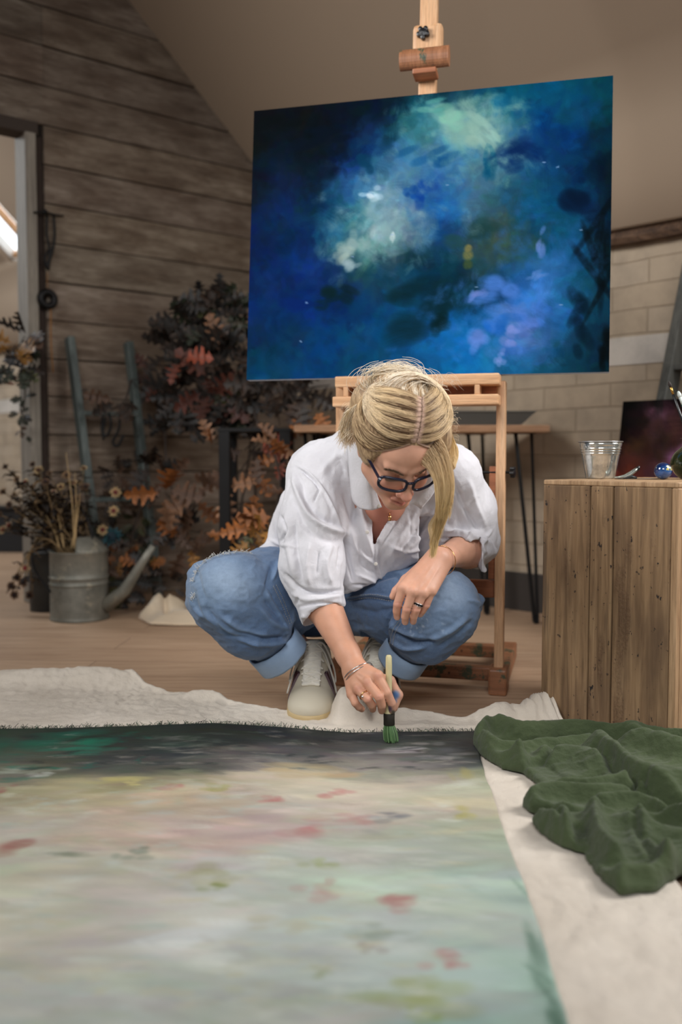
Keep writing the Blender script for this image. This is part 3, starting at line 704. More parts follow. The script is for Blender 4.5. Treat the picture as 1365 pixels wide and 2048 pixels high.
Z += lump(80, 1372, .25, .05, .028)+lump(230, 1375, .13, .05, .020)+lump(400, 1408, .14, .02, .012)
Z += lump(1000, 1452, .055, .03, .028)*(1+.35*n2(X*60, Y*40, 46))
rid = 1+0.16*np.sin((X*math.cos(.3)+Y*math.sin(.3))*330+2*n2(X*30, Y*30, 47)*2)
Z += lump(1085, 1452, .050, .040, .048, 2.6)*rid
Z += lump(700, 1447, .040, .050, .058, 4.5)*(1+.16*n2(X*80, Y*50, 48))+lump(780, 1448, .07, .02, .010)
Z += np.clip((db+.0)/.02, 0, 1)*np.where((dr < .75) & (Y < 2.12), .35, 1.0)*(.004*(1-2*np.abs(n2(X*30+n2(X*5, Y*5, 36)*3, Y*18, 37)))+.006*(1-2*np.abs(n2(X*9+n2(X*4, Y*4, 38)*3, Y*12, 39))))
under = np.clip((ZC-0.004-0.0045-Z)/0.01, -1, 0)   # pressed flat where the painting lies on it
ed = np.interp(X, back[:,0], back[:,1]); xe = np.interp(-Y, -edge[:,1], edge[:,0])
mask = 1/(1+np.exp(-((ed-0.006)-Y)/0.006))*1/(1+np.exp(-(xe-0.004-X)/0.006))
Z = Z*(1-mask)+np.minimum(Z, 0.009)*mask
V = np.stack([X, Y, Z], -1).reshape(-1, 3); I = np.arange(nu*nv).reshape(nv, nu)
F = np.stack([I[:-1,:-1], I[1:,:-1], I[1:,1:], I[:-1,1:]], -1).reshape(-1, 4)
ds = mesh_obj('dust_sheet', V, F, M_SHEET); s = ds.modifiers.new('solid', 'SOLIDIFY'); s.thickness = 0.0025; s.offset = -1
tag(ds, 'crumpled cream cotton dust sheet spread on the floor under the pale painting', 'dust sheet')

# green cloth
M_GREEN = cloth_mat('green_muslin', (58,70,43), (73,85,55), 420, 1.0, 0.8, 0.1, None, 90)
g0 = lambda q: [Fz(x, y, 0.02)[:2] for x, y in q]
poly = g0([(947,1488),(958,1475),(1000,1470),(1045,1482),(1085,1472),(1130,1478),(1250,1490),(1400,1500),(1620,1530),(1650,1640),(1560,1745),(1430,1752),(1365,1752),(1345,1762),(1310,1782),(1240,1788),(1200,1756),(1165,1705),(1120,1690),(1075,1660),(1066,1646),(1075,1634),(1108,1628),(1060,1624),(1046,1612),(1066,1598),(1108,1590),(1080,1572),(1045,1545),(1005,1536),(965,1512)])
S = SDF((0.27, 1.20, 0.004), (1.25, 2.24, 0.135), 0.0032)
def hgt(X, Y):
    h = 0.016+0.006*fbm(np.stack([X*10, Y*10, X*0], -1), 51, 3)
    R = [([(950,1490),(990,1474),(1045,1490),(1130,1486),(1250,1492),(1400,1505)],.022,.040),([(1080,1472),(1130,1478),(1250,1484)],.02,.015),
         ([(965,1500),(1010,1518),(1080,1512),(1180,1506)],.014,.026),([(960,1500),(990,1525),(1040,1532)],.012,.018),
         ([(1038,1530),(1055,1568),(1105,1592),(1180,1596),(1260,1588)],.015,.026),([(1100,1530),(1150,1535),(1190,1550)],.03,.032),([(1200,1520),(1245,1560),(1300,1590),(1400,1610)],.030,.048),
         ([(1270,1505),(1365,1530)],.030,.045),([(1060,1612),(1120,1604),(1200,1612),(1310,1604),(1400,1650)],.016,.028),([(1070,1622),(1180,1640),(1300,1650),(1400,1680)],.012,.020),([(1200,1625),(1290,1628),(1365,1668)],.012,.022),
         ([(1126,1650),(1130,1690),(1180,1748),(1232,1780)],.014,.024),([(1190,1650),(1196,1700),(1230,1740)],.015,.034),([(1272,1650),(1292,1710),(1335,1752)],.015,.026),([(1080,1648),(1125,1680)],.012,.018),([(1240,1660),(1320,1680),(1400,1700)],.02,.016),([(1250,1770),(1310,1768),(1350,1740)],.014,.02)]
    for p, w, a in R: h = h+1.0*a*seg_field(X, Y, np.array(g0(p)), w)
    for p, w, a in [([(1000,1506),(1100,1500),(1200,1496)],.009,-.030),([(1085,1545),(1130,1575),(1195,1572)],.013,-.028),([(1162,1672),(1178,1725)],.011,-.032),([(1240,1600),(1330,1620),(1400,1640)],.010,-.030),([(1110,1634),(1200,1640),(1290,1646),(1400,1664)],.008,-.034),([(1080,1600),(1140,1600),(1230,1606),(1290,1596)],.007,-.030),([(990,1492),(1060,1498),(1150,1493),(1280,1505),(1400,1516)],.006,-.026),([(1050,1548),(1090,1536),(1120,1520)],.007,-.024),([(1268,1650),(1282,1700),(1320,1752)],.007,-.022),([(1215,1545),(1250,1580),(1300,1606)],.007,-.03),([(1120,1655),(1120,1690)],.006,-.018),([(1190,1530),(1220,1560),(1270,1590)],.009,-.02),([(1300,1700),(1340,1720)],.01,-.02)]:
        h = h+a*seg_field(X, Y, np.array(g0(p)), w)
    return h
gx1 = np.arange(S.n[0])*S.h+S.lo[0]; gy1 = np.arange(S.n[1])*S.h+S.lo[1]; GX, GY = np.meshgrid(gx1, gy1, indexing='ij')
H_ = np.maximum(hgt(GX, GY), 0.010); PS = poly_sdf(GX, GY, poly); H_ = H_*np.clip((-PS+0.004)/0.022, 0.0, 1)**0.45+0.006*(PS < 0)
gz1 = np.arange(S.n[2])*S.h+S.lo[2]
S.f = np.maximum((gz1[None,None,:]-0.006-H_[:,:,None])*0.8, PS[:,:,None]+0.0*gz1[None,None,:]).astype(np.float32); S.f = np.maximum(S.f, (0.012-gz1)[None,None,:]).astype(np.float32)
V, F = S.surface(); V = vsmooth(V, F, 3, 0.5); Nn = vnormals(V, F); wv_ = V+.012*np.stack([fbm(V*14, 57, 2), fbm(V*14+4, 58, 2), fbm(V*14+8, 59, 2)], 1); V += Nn*(0.0011*fbm(V*70, 52, 3)+.0036*(.4-2*np.abs(fbm(wv_*np.array([16,38,20]), 53, 3)))+.0014*(.5-2*np.abs(fbm(wv_*60, 54, 2))))[:, None]
gc = mesh_obj('green_cloth', V+np.array([0, 0, .005]), F, M_GREEN); tag(gc, 'heap of olive green muslin cloth in soft folds beside the pale painting', 'cloth')

# cream cloth bundle in the background
S = SDF((-0.95, 3.25, 0.0), (-0.45, 3.75, 0.22), 0.005)
c = lambda px, py, Y_: P(px, py, Y_)
poly = [Fz(x, y, 0)[:2] for x, y in ((278,1240),(290,1218),(330,1206),(400,1200),(440,1210),(470,1240),(430,1254),(350,1254),(300,1252))]
gx1 = np.arange(S.n[0])*S.h+S.lo[0]; gy1 = np.arange(S.n[1])*S.h+S.lo[1]; GX, GY = np.meshgrid(gx1, gy1, indexing='ij'); gz1 = np.arange(S.n[2])*S.h+S.lo[2]
h = 0.03+0*GX
for p, w, a in [([(300,1238),(330,1228),(370,1226)],.05,.035),([(345,1228),(385,1215),(430,1225)],.07,.075),([(350,1245),(400,1245)],.05,.02),([(330,1232),(334,1246)],.012,-.03),([(372,1222),(384,1236),(392,1246)],.012,-.045),([(350,1212),(362,1224)],.010,-.04)]:
    h = h+a*seg_field(GX, GY, np.array([Fz(x, y, 0)[:2] for x, y in p]), w)
PS = poly_sdf(GX, GY, poly); h = h*np.clip((-PS+0.01)/0.06, 0, 1)**0.5
S.f = np.maximum((gz1[None,None,:]-h[:,:,None])*0.8, PS[:,:,None]).astype(np.float32); S.f = np.maximum(S.f, (0.004-gz1)[None,None,:]).astype(np.float32)
V, F = S.surface(); V, F = biggest(V, F); V = vsmooth(V, F, 3); o = mesh_obj('canvas_bundle', V, F, cloth_mat('cream_canvas', (196,176,150), (208,190,164), 500, 0.9, 0.2))
tag(o, 'small crumpled cream canvas bundle on the boards left of the woman', 'cloth')

# ================================================================ EASEL
M_BEECH = wood('oiled_beech', (186,138,98), (208,164,124), (220,182,146), 2, 1.3, 0.42, 0.06, [((60,46,38), 0.70, 42)])
M_BEECHX = wood('oiled_beech_lengthwise', (186,138,98), (210,164,122), (222,184,146), 0, 1.3, 0.42, 0.06, [((70,52,42), 0.735, 38)])
M_RED = wood('reddish_beech', (128,76,48), (158,98,64), (178,116,80), 0, 1.2, 0.45, 0.06, [((50,40,34), 0.70, 30)])
M_SPLAT = wood('splattered_beech', (120,78,52), (148,98,66), (170,118,84), 0, 1.2, 0.5, 0.1, [((66,74,54), 0.55, 24), ((30,28,26), 0.62, 34), ((190,184,160), 0.70, 60)])
M_BLACK = plain('black_plastic', (18,18,20), 0.35); M_IRON = plain('black_iron', (24,23,23), 0.5, 0.6)
easel = empty('easel', 'wooden studio easel with tray and tall mast holding the blue canvas', 'easel', E(0, 0, 0))
RE = np.stack([CT, CN, [0,0,1.0]], 1)
def eb(name, c, size, mat, bevel=0.004, parent=easel):
    mb = MB(); mb.box((0,0,0), size); o = mb.build(name, mat, None, bevel=bevel); o.location = E(*c); o.rotation_euler = Matrix(RE.tolist()).to_euler()
    o.parent = parent; o.matrix_parent_inverse = Matrix.Translation(-Vector(easel.location)); return o
UPV = CN*math.sin(LEAN)+np.array([0,0,1])*math.cos(LEAN); DV = CN*math.cos(LEAN)-np.array([0,0,1])*math.sin(LEAN)
def K(x, h, d): return EO+np.array([0,0,CB])+CT*x+UPV*h+DV*d
def kb(name, x, h, d, size, mat, bevel=0.004, parent=easel):
    mb = MB(); mb.box((0,0,0), size); o = mb.build(name, mat, None, bevel=bevel); o.location = K(x, h, d); o.rotation_euler = Matrix(RC.tolist()).to_euler()
    o.parent = parent; o.matrix_parent_inverse = Matrix.Translation(-Vector(easel.location)); return o
kb('mast', 0, 0.46, 0.045, (0.050, 0.026, 2.2), M_BEECH)
kb('clamp_block', 0.004, CH+0.155, 0.012, (0.084, 0.038, 0.086), M_BEECH, 0.012)
mb = MB(); mb.lathe([(0, -.068), (.011, -.068), (.011, .068), (0, .068)], n=24); o = mb.build('canvas_holder', M_SPLAT, None, smooth=False)
o.scale = (2.6, 1.9, 1); o.rotation_euler = (Matrix(RC.tolist()) @ Matrix.Rotation(math.pi/2, 3, 'Y')).to_euler(); o.location = K(0, CH+0.092, -0.016)
o.parent = easel; o.matrix_parent_inverse = Matrix.Translation(-Vector(easel.location))
kb('holder_foot', 0, CH+0.058, 0.004, (0.066, 0.05, 0.016), M_RED, 0.003)
def star_knob(name, c, axis, r, parent):
    mb = MB(); x = np.cross(axis, [0,0,1.0]); x /= np.linalg.norm(x); y = np.cross(axis, x)
    R = np.stack([x, y, axis], 1); mb.lathe([(0, -.004), (r*.62, -.004), (r*.62, .008), (0, .010)], c, 18, R)
    for k in range(5):
        a = k*2*math.pi/5+.3; d = x*math.cos(a)+y*math.sin(a); mb.lathe([(0, -.004), (r*.36, -.004), (r*.36, .007), (0, .009)], c+d*r*.68, 12, R)
    return mb.build(name, M_BLACK, parent, smooth=False)
star_knob('knob', K(-0.006, CH+0.165, -0.014), -DV, 0.018, easel)
kb('mast_slider', 0, 0.20, 0.026, (0.12, 0.012, 0.36), M_BEECH)
# tray
eb('tray_top_bar', (0.0, -0.022, 0.850), (0.445, 0.075, 0.030), M_BEECHX)
eb('tray_bottom_bar', (-0.003, -0.030, 0.796), (0.450, 0.072, 0.028), M_BEECHX)
eb('tray_back_panel', (0.0, 0.012, 0.823), (0.42, 0.010, 0.03), M_RED, 0.001)
for x in (-0.192, 0.165): eb('spacer', (x, -0.035, 0.8225), (0.014, 0.05, 0.026), M_BEECH, 0.002)
for x in (-0.225, 0.222): eb('upright', (x, 0.028, 0.450), (0.025, 0.042, 0.80), M_BEECH)
eb('sliding_rail', (0.200, 0.045, 0.465), (0.020, 0.024, 0.31), M_RED, 0.002)
mb = MB(); mb.tube([E(-0.20, 0.045, 0.600), E(0.245, 0.035, 0.604)], 0.004, 8); mb.build('threaded_rod', M_IRON, easel)
star_knob('knob', E(0.252, 0.030, 0.605), np.array([0.9, -0.4, 0])/0.985, 0.016, easel)
eb('crossbar', (0.0, 0.05, 0.282), (0.43, 0.022, 0.048), M_RED)
for x in (-0.225, 0.222):
    eb('foot', (x, 0.020, 0.036), (0.050, 0.085, 0.072), M_SPLAT, 0.006); eb('base_rail', (x, 0.255, 0.034), (0.044, 0.38, 0.05), M_SPLAT)
eb('front_crossbeam', (0.0, 0.070, 0.040), (0.40, 0.034, 0.038), M_SPLAT); eb('rear_crossbeam', (0.0, 0.36, 0.044), (0.40, 0.034, 0.040), M_SPLAT)

# ================================================================ CRATE AND WHAT STANDS ON IT
CA = np.array([0.4817, 2.20]); CWD = np.array([0.655, -0.757]); CDD = np.array([0.757, 0.655]); RCr = np.stack([np.r_[CWD, 0], np.r_[CDD, 0], [0,0,1.0]], 1)
def cr(w, d, z): q = CA+CWD*w+CDD*d; return np.array([q[0], q[1], z])
n = N('reclaimed_pine')
oi = n.node('ShaderNodeObjectInfo'); tc = n.node('ShaderNodeTexCoord'); of = n.node('ShaderNodeVectorMath', operation='SCALE'); cx_ = n.node('ShaderNodeCombineXYZ')
for k in range(3): n.link(oi.outputs['Random'], cx_.inputs[k])
n.link(cx_.outputs[0], of.inputs[0]); of.inputs['Scale'].default_value = 17.0
ad = n.node('ShaderNodeVectorMath', operation='ADD'); n.link(tc.outputs['Object'], ad.inputs[0]); n.link(of.outputs[0], ad.inputs[1])
def mp(sc): m_ = n.node('ShaderNodeMapping'); m_.inputs['Scale'].default_value = sc; n.link(ad.outputs[0], m_.inputs[0]); return m_.outputs[0]
g = n.noise(mp((26, 26, 1.3)), 2.2, 7, 0.62, 1.0)
c = n.ramp(g, [(0.28, (98,75,51)), (0.5, (138,110,79)), (0.72, (166,137,102))])
c = n.mix(n.math('MULTIPLY', n.ramp(n.noise(mp((6, 6, 1.4)), 1.8, 4, 0.6), [(0.47, BW), (0.68, WH)]), .75), c, L4((84,64,46)))
c = n.mix(n.math('MULTIPLY', n.ramp(n.noise(mp((30, 30, 2.0)), 1.1, 3, 0.6), [(0.62, BW), (0.70, WH)]), .6), c, L4((54,44,38)))
c = n.mix(n.ramp(n.noise(mp((2.6, 2.6, 1)), 30, 4, 0.62), [(0.665, BW), (0.69, WH)]), c, L4((28,22,20)))
c = n.mix(n.math('MULTIPLY', n.ramp(n.noise(mp((1.2, 1.2, 1)), 75, 2, 0.5), [(0.70, BW), (0.73, WH)]), .8), c, L4((40,30,24)))
sm = n.ramp(n.noise(mp((8, 8, 1.5)), 2.6, 2), [(0.58, BW), (0.66, WH)]); rg2 = n.noise(mp((1, 1, .7)), 190, 2, .5)
c = n.mix(n.math('MULTIPLY', n.math('MULTIPLY', sm, rg2), .9), c, L4((84,60,40)))
n.col(c); n.set(Roughness=0.75); n.bump(n.math('ADD', g, n.math('MULTIPLY', n.math('MULTIPLY', sm, rg2), 1.6)), 0.4, 0.004); M_CRATE = n.m
M_CRATE2 = wood('pale_lit_pine', (136,104,72), (168,136,101), (190,158,122), 2, 1.2, 0.65, 0.2, [((60,44,34), 0.68, 26)])
CHT = 0.591
crate = empty('wooden_crate', 'upended crate of worn stained pine boards beside the green cloth', 'crate', cr(0.16, 0.2, 0))
def slat(name, w0, w1, d0, d1, z0, z1, mat):
    mb = MB(); mb.box((0,0,0), (w1-w0, d1-d0, z1-z0)); o = mb.build(name, mat, None, bevel=0.003)
    o.location = cr((w0+w1)/2, (d0+d1)/2, (z0+z1)/2); o.rotation_euler = Matrix(RCr.tolist()).to_euler(); o.parent = crate; o.matrix_parent_inverse = Matrix.Translation(-Vector(crate.location)); return o
T = CHT-0.012
for a, b, e in ((0, .1295, 0), (.1320, .1890, .001), (.1918, .3300, 0)): slat('board', a, b, -e, 0.014, 0.002, T, M_CRATE)
slat('corner_strip', .3305, .346, 0.0, 0.018, 0.002, T, M_CRATE2)
for a, b in ((.019, .12), (.123, .24), (.243, .35), (.353, .45)): slat('side_board', .330, .346, a, b, 0.002, T, M_CRATE2)  # right face paler: light from the right put into the board colour
for a, b in ((.015, .15), (.153, .30), (.303, .45)): slat('side_board', 0, .014, a, b, 0.002, T, M_CRATE)
slat('back_board', 0.015, .330, .436, .45, 0.002, T, M_CRATE)
for a, b in ((0, .16), (.162, .30), (.302, .45)): slat('top_board', 0.0, .346, a, b, T, CHT, M_CRATE2)
# bucket
n = N('galvanised_metal'); g = n.noise(n.coord('Object'), 30, 6, 0.7); s2 = n.noise(n.coord('Object', (1,1,.35)), 34, 4, 0.7)
c = n.ramp(g, [(0.3, (150,152,148)), (0.6, (206,206,198))]); c = n.mix(n.ramp(s2, [(0.57, BW), (0.62, WH)]), c, L4((86,92,96))); n.col(c)
n.set(Metallic=0.75); n.link(n.ramp(s2, [(0.4, (60,60,60)), (0.65, (150,150,150))]), n.b.inputs['Roughness']); M_GALV = n.m
q = P(1201, 957, 2.30); BK = np.array([q[0], 2.30, CHT])
bk = empty('metal_pail', 'small galvanised metal pail smeared with paint on the wooden crate', 'bucket', BK)
hh = 0.0925; rr = lambda z: 0.0345+(0.0525-0.0345)*z/hh
pf = [(0.001, 0.0015), (0.033, 0.0015), (0.0345, 0.0), (0.0352, 0.003)]
for z in np.linspace(0.006, 0.056, 6): pf.append((rr(z), z))
for k in range(3): z = 0.060+k*0.0058; pf += [(rr(z), z), (rr(z)+0.0013, z+0.0018), (rr(z)+0.0013, z+0.0034), (rr(z), z+0.0052)]
pf += [(rr(.082), .082), (rr(.0905), .0905)]
pi_ = [(r-0.001, z) for r, z in pf[3:]][::-1]
mb = MB(); mb.lathe(pf+pi_+[(0.001, 0.004)], BK, 56); mb.build('pail_body', M_GALV, bk, smooth=True)
mb = MB(); a = np.linspace(0, 2*math.pi, 57); mb.tube([BK+np.array([0.0532*math.cos(t), 0.0532*math.sin(t), 0.0915]) for t in a], 0.0014, 8, cap=False); mb.build('rim', plain('bright_rim', (186,188,190), 0.3, 0.9), bk, smooth=True)
# glass ball
n = N('painted_glass_ball'); g = n.noise(n.coord('Object'), 38, 5, 0.7); v2 = n.noise(n.coord('Object'), 22, 3)
c = n.ramp(v2, [(0.35, (10,12,26)), (0.5, (16,40,92)), (0.62, (40,84,140))]); c = n.mix(n.ramp(g, [(0.58, BW), (0.61, WH)]), c, L4((206,190,96))); c = n.mix(n.ramp(n.noise(n.coord('Object'), 50, 2), [(0.62, BW), (0.66, WH)]), c, L4((190,214,220)))
n.col(c); n.set(Roughness=0.08, Coat_Weight=0.8)
q = P(1327, 942, 2.2); mb = MB(); rB = 0.0205
mb.lathe([(rB*math.sin(t)+1e-5, -rB*math.cos(t)) for t in np.linspace(0, math.pi, 24)], (0,0,0), 36); o = mb.build('glass_ball', n.m, smooth=True); o.location = (q[0], 2.2, CHT+rB); tag(o, 'shiny dark blue ball flecked with gold and white on the crate', 'ball')
# green glass vase + brushes
q = P(1392, 930, 2.25); VB = np.array([q[0], 2.25, CHT])
vs = empty('green_glass_vase', 'round dark green glass vase holding brushes at the crate edge', 'vase', VB)
n = N('green_glass'); n.col((52,62,34)); n.set(Roughness=0.06, Transmission_Weight=0.55, IOR=1.5, Coat_Weight=0.6); n.bump(n.noise(n.coord('Object', (1,1,14)), 14, 3), 0.15, 0.002)
pf = [(0.001, 0.001), (0.03, 0.0), (0.045, 0.010), (0.057, 0.030), (0.058, 0.045), (0.050, 0.063), (0.036, 0.076), (0.030, 0.084), (0.031, 0.095), (0.036, 0.099)]
prf = catmull([(r, 0, z) for r, z in pf], 5)[:, [0,2]]; inn = [(max(r-.0025, .001), z+.001) for r, z in prf[::-1]]
mb = MB(); mb.lathe([tuple(x) for x in prf]+inn, VB, 48); mb.build('vase_body', n.m, vs, smooth=True)
M_HANDLE = plain('black_lacquer', (16,16,20), 0.25); M_FERR = plain('brass_ferrule', (176,140,76), 0.3, 0.9)
def brush(name, tip, base, label, ferr=M_FERR, hc=M_HANDLE, hair=(40,30,26), r=0.0028):
    tip = np.asarray(tip, float); base = np.asarray(base, float); d = tip-base; L = np.linalg.norm(d); d /= L
    e = empty(name, label, 'paintbrush', base, 'brushes in the green vase')
    mb = MB(); mb.tube([base, base+d*L*.5, base+d*(L-.034)], [r*.6, r*1.2, r], 10); mb.build('handle', hc, e, smooth=True)
    mb = MB(); mb.tube([base+d*(L-.035), base+d*(L-.016)], [r*.95, r*1.15], 12); mb.build('ferrule', ferr, e, smooth=True)
    mb = MB(); mb.tube([base+d*(L-.017), base+d*(L-.009), base+d*(L-.002), tip], [r*1.1, r*1.45, r*.8, r*.1], 12); mb.build('bristles', plain('bristle_hair', hair, 0.7), e, smooth=True)
    return e
vb = VB+np.array([0, 0, .012])
brush('paintbrush', P(1338, 762, 2.24), VB+np.array([.016, .004, .012]), 'thin black paintbrush leaning left out of the green vase')
brush('paintbrush', P(1357, 782, 2.25), VB+np.array([.024, -.010, .012]), 'pale-tipped paintbrush beside the black one in the green vase', plain('white_ferrule', (210,220,216), .4), plain('teal_handle', (70,120,112), .4), (214,224,220), .0036)
# paint tube
tb = empty('paint_tube', 'squeezed metal paint tube with dark cap lying beside the pail', 'paint tube', P(1245, 955, 2.28))
M_TUBE = plain('tube_foil', (176,184,178), 0.3, 0.85)
def flatloft(name, cs, mat, parent, n_=16):
    V = []; 
    for c_, hw, ht in cs:
        for k in range(n_): a = 2*math.pi*k/n_; V.append(np.asarray(c_)+np.array([0, math.cos(a)*hw, math.sin(a)*ht]))
    m = len(cs); F = [(i*n_+j, i*n_+(j+1) % n_, (i+1)*n_+(j+1) % n_, (i+1)*n_+j) for i in range(m-1) for j in range(n_)]+[tuple(range(n_))[::-1], tuple((m-1)*n_+j for j in range(n_))]
    mb = MB(); mb.raw(V, F); return mb.build(name, mat, parent, smooth=True)
z0 = CHT
tp = lambda px, dz: np.array([P(px, 950, 2.24)[0], 2.24, z0+dz])
flatloft('tube_body', [(tp(1229, .0045), .010, .001), (tp(1240, .005), .010, .003), (tp(1250, .0065), .0105, .005), (tp(1260, .0115), .010, .007), (tp(1268, .019), .009, .006), (tp(1274, .024), .007, .005)], M_TUBE, tb)
flatloft('cap', [(tp(1272, .0225), .006, .006), (tp(1279, .028), .006, .006)], M_BLACK, tb)
flatloft('paint_label', [(tp(1246, .0032), .0112, .003), (tp(1262, .006), .0115, .0055), (tp(1272, .0035), .011, .0035)], plain('dark_label', (24,30,34), .4), tb)
o = flatloft('palette_knife', [(tp(1232, .0012), .009, .001), (tp(1285, .0012), .008, .001), (tp(1322, .0014), .003, .0012)], plain('dull_steel', (150,140,130), .4, .8), None); tag(o, 'flat palette knife lying in front of the dark blue ball', 'palette knife')

# ================================================================ TABLE, TROUGH
tabl = empty('hairpin_table', 'narrow wooden table with black hairpin legs behind the easel', 'table', (0.15, 3.7, 0))
M_TOP = wood('table_pine', (140,104,76), (172,132,100), (190,152,120), 0, 1.0, 0.55, 0.1)
mb = MB(); mb.box((0.31, 3.70, 0.756), (0.98, 0.30, 0.028)); mb.build('table_top', M_TOP, tabl, bevel=0.004)
def hairpin(px_l, px_r, foot, Yf):
    mb = MB(); ft = Fz(*foot, 0.008); A = P(px_l, 858, Yf); B_ = P(px_r, 858, Yf); A[2] = B_[2] = 0.742
    mb.tube([A, ft+np.array([-.006, 0, 0])], 0.0075, 8); mb.tube([B_, ft+np.array([.006, 0, 0])], 0.0065, 8); mb.box((A+B_)/2-np.array([0,0,.001]), (abs(B_[0]-A[0])+.03, .03, .004))
    mb.tube([ft+np.array([-.008, 0, 0]), ft+np.array([.008, 0, 0])], 0.007, 8); mb.build('hairpin_leg', M_IRON, tabl, smooth=False)
hairpin(1032, 1064, (1073, 1244), 3.64); hairpin(937, 965, (975, 1226), 3.83); hairpin(610, 636, (640, 1240), 3.62); hairpin(628, 650, (655, 1226), 3.80)
stand = empty('shaded_table_end', 'black stand-in for the shaded left end of the table under the blue canvas', 'table', (-.33, 3.75, 0))  # table end made separately in black for the shade on it
mb = MB(); mb.box((-.335, 3.72, .752), (.285, .28, .014)); mb.build('table_top', M_IRON, stand, bevel=.002)
for x in (-.452, -.218):
    for y in (3.60, 3.84): mb = MB(); mb.box((x, y, .3725), (.042, .042, .745)); mb.build('leg', M_IRON, stand, bevel=.002)
tr = empty('zinc_trough', 'long dull zinc trough standing on the narrow wooden table', 'trough', (0.55, 3.70, 0.770))
def frustum_open(c, bx, by, tx, ty, h, t=0.002):
    V = []; 
    for (x, y, z) in ((bx, by, 0), (tx, ty, h), (tx-t, ty-t, h), (bx-t, by-t, t)): V += [(c[0]+sx*x, c[1]+sy*y, c[2]+z) for sx, sy in ((-1,-1),(1,-1),(1,1),(-1,1))]
    F = [(i*4+j, i*4+(j+1) % 4, (i+1)*4+(j+1) % 4, (i+1)*4+j) for i in range(3) for j in range(4)]+[(3,2,1,0),(12,13,14,15)]
    return V, F
M_ZINC = plain('dull_zinc', (104,106,104), 0.5, 0.6)
mb = MB(); mb.raw(*frustum_open((0.55, 3.68, 0.770), .150, .060, .205, .078, .052)); mb.build('trough_body', M_ZINC, tr)
mb = MB(); z = .824; q4 = [(0.55+sx*.206, 3.68+sy*.079, z) for sx, sy in ((-1,-1),(1,-1),(1,1),(-1,1),(-1,-1))]; mb.tube(q4, .003, 6); mb.build('rim', M_ZINC, tr)

# ================================================================ LADDERS AND THE DARK FLOWER PAINTING
def ladder(name, label, L0, L1, R0, R1, zs, w, dpt, mat, extra=()):
    """rails from foot *0 to top *1; rungs at heights zs"""
    e = empty(name, label, 'ladder', (np.asarray(L0)+np.asarray(R0))/2)
    acr = np.asarray(R0)-np.asarray(L0); acr /= np.linalg.norm(acr)
    for a, b in ((L0, L1), (R0, R1)):
        mb = MB(); mb.bar(a, b, w, dpt, up=np.cross(np.asarray(b)-np.asarray(a), acr)); mb.build('rail', mat, e, bevel=0.004)
    for z in zs:
        l = np.asarray(L0)+(np.asarray(L1)-L0)*(z-L0[2])/(L1[2]-L0[2]); r_ = np.asarray(R0)+(np.asarray(R1)-R0)*(z-R0[2])/(R1[2]-R0[2])
        mb = MB(); mb.bar(l, r_, 0.020, 0.058, up=(0,1,0)); mb.build('rung', mat, e, bevel=0.003)
    return e
M_LADR = wood('grey_green_paint', (56,64,62), (78,87,84), (104,112,108), 2, 1.0, 0.6, 0.12, [((44,50,48), 0.62, 14)])
ladder('wooden_ladder', 'short grey green wooden ladder leaning on the plank wall', (-1.02, 3.955, 0.0), P(139, 675, 4.10), (-0.815, 4.11, 0.0), P(257, 685, 4.27), (.10, .463, .84), .032, .05, M_LADR)
M_LADG = wood('grey_ladder_paint', (64,64,60), (84,84,79), (100,100,94), 2, 1.0, 0.6, 0.12)
T1 = P(1364, 650, 3.36); T1 = np.array([1.228, 3.38, 1.115]); up = np.array([.1414+.0, .1414, .54]); up = up/.54
foot = T1-up*1.115; al = np.r_[-BD, 0]*0.36
ladder('wooden_ladder', 'dark grey wooden ladder leaning on the block wall beside the flower painting', foot, foot+up*1.75, foot+al, foot+al+up*1.75, (.02, .325, .645, .966, 1.29, 1.60), .035, .085, M_LADG)
DK = [[(16,15,15),(18,16,16),(16,15,16),(15,14,15),(16,15,15),(20,18,18)],[(15,14,15),(40,30,34),(120,84,108),(40,30,34),(60,40,44),(26,22,22)],[(16,15,15),(60,42,44),(84,60,70),(50,38,30),(24,20,22),(40,34,30)],[(22,18,18),(80,54,34),(40,30,26),(18,16,18),(20,18,18),(70,50,34)],
      [(30,22,24),(60,40,36),(18,16,18),(120,88,120),(150,110,150),(104,78,50)],[(90,56,66),(110,66,48),(90,54,38),(60,40,34),(30,24,24),(90,64,44)],[(100,40,34),(120,60,44),(80,40,34),(24,20,20),(24,20,22),(40,30,28)],[(90,30,28),(70,28,26),(24,18,18),(90,50,60),(20,18,18),(16,15,15)]]
DK = [r_+r_[::-1][1:5] for r_ in DK]; DK = DK+DK[::-1]+[DK[0]]*2
rng = np.random.default_rng(5); imd = grid_img(np.clip(np.array(DK)*1.7-12, 0, 255), 130, 110, .5, 9); paint(imd, rng, 500, 8, 6, .7, 1.6); paint(imd, rng, 900, 3, 3, .6, 2.0)
tl = P(1247, 803, 3.30); side = np.r_[-BD, 0]; dn = np.array([-.1*1.0, -.10, -.84]); dn = dn*(tl[2]/.84)   # to the floor
fp = empty('flower_painting', 'dark flower painting leaning against the block wall behind the crate', 'painting', tl+dn)
o = painted_grid('painted_face', imd, lambda u, v: tl+np.outer(u*.62, side)+np.outer(v*.70, dn)+np.outer(np.where(v > .999, 0.0, 0.0), [0,0,1]), attr_mat('dark_oil', .7, .05, 160, 0.0, Specular_IOR_Level=.05)); par(o, fp)
o.data.vertices.foreach_get('co', tmp := np.zeros(len(o.data.vertices)*3)); t3 = tmp.reshape(-1, 3)
vv_ = np.repeat(np.linspace(0, 1, 130), 110); uu_ = np.tile(np.linspace(0, 1, 110), 130); t3[:] = tl+np.outer(uu_*.62, side)+np.outer(vv_, dn); o.data.vertices.foreach_set('co', t3.ravel()); o.data.update()
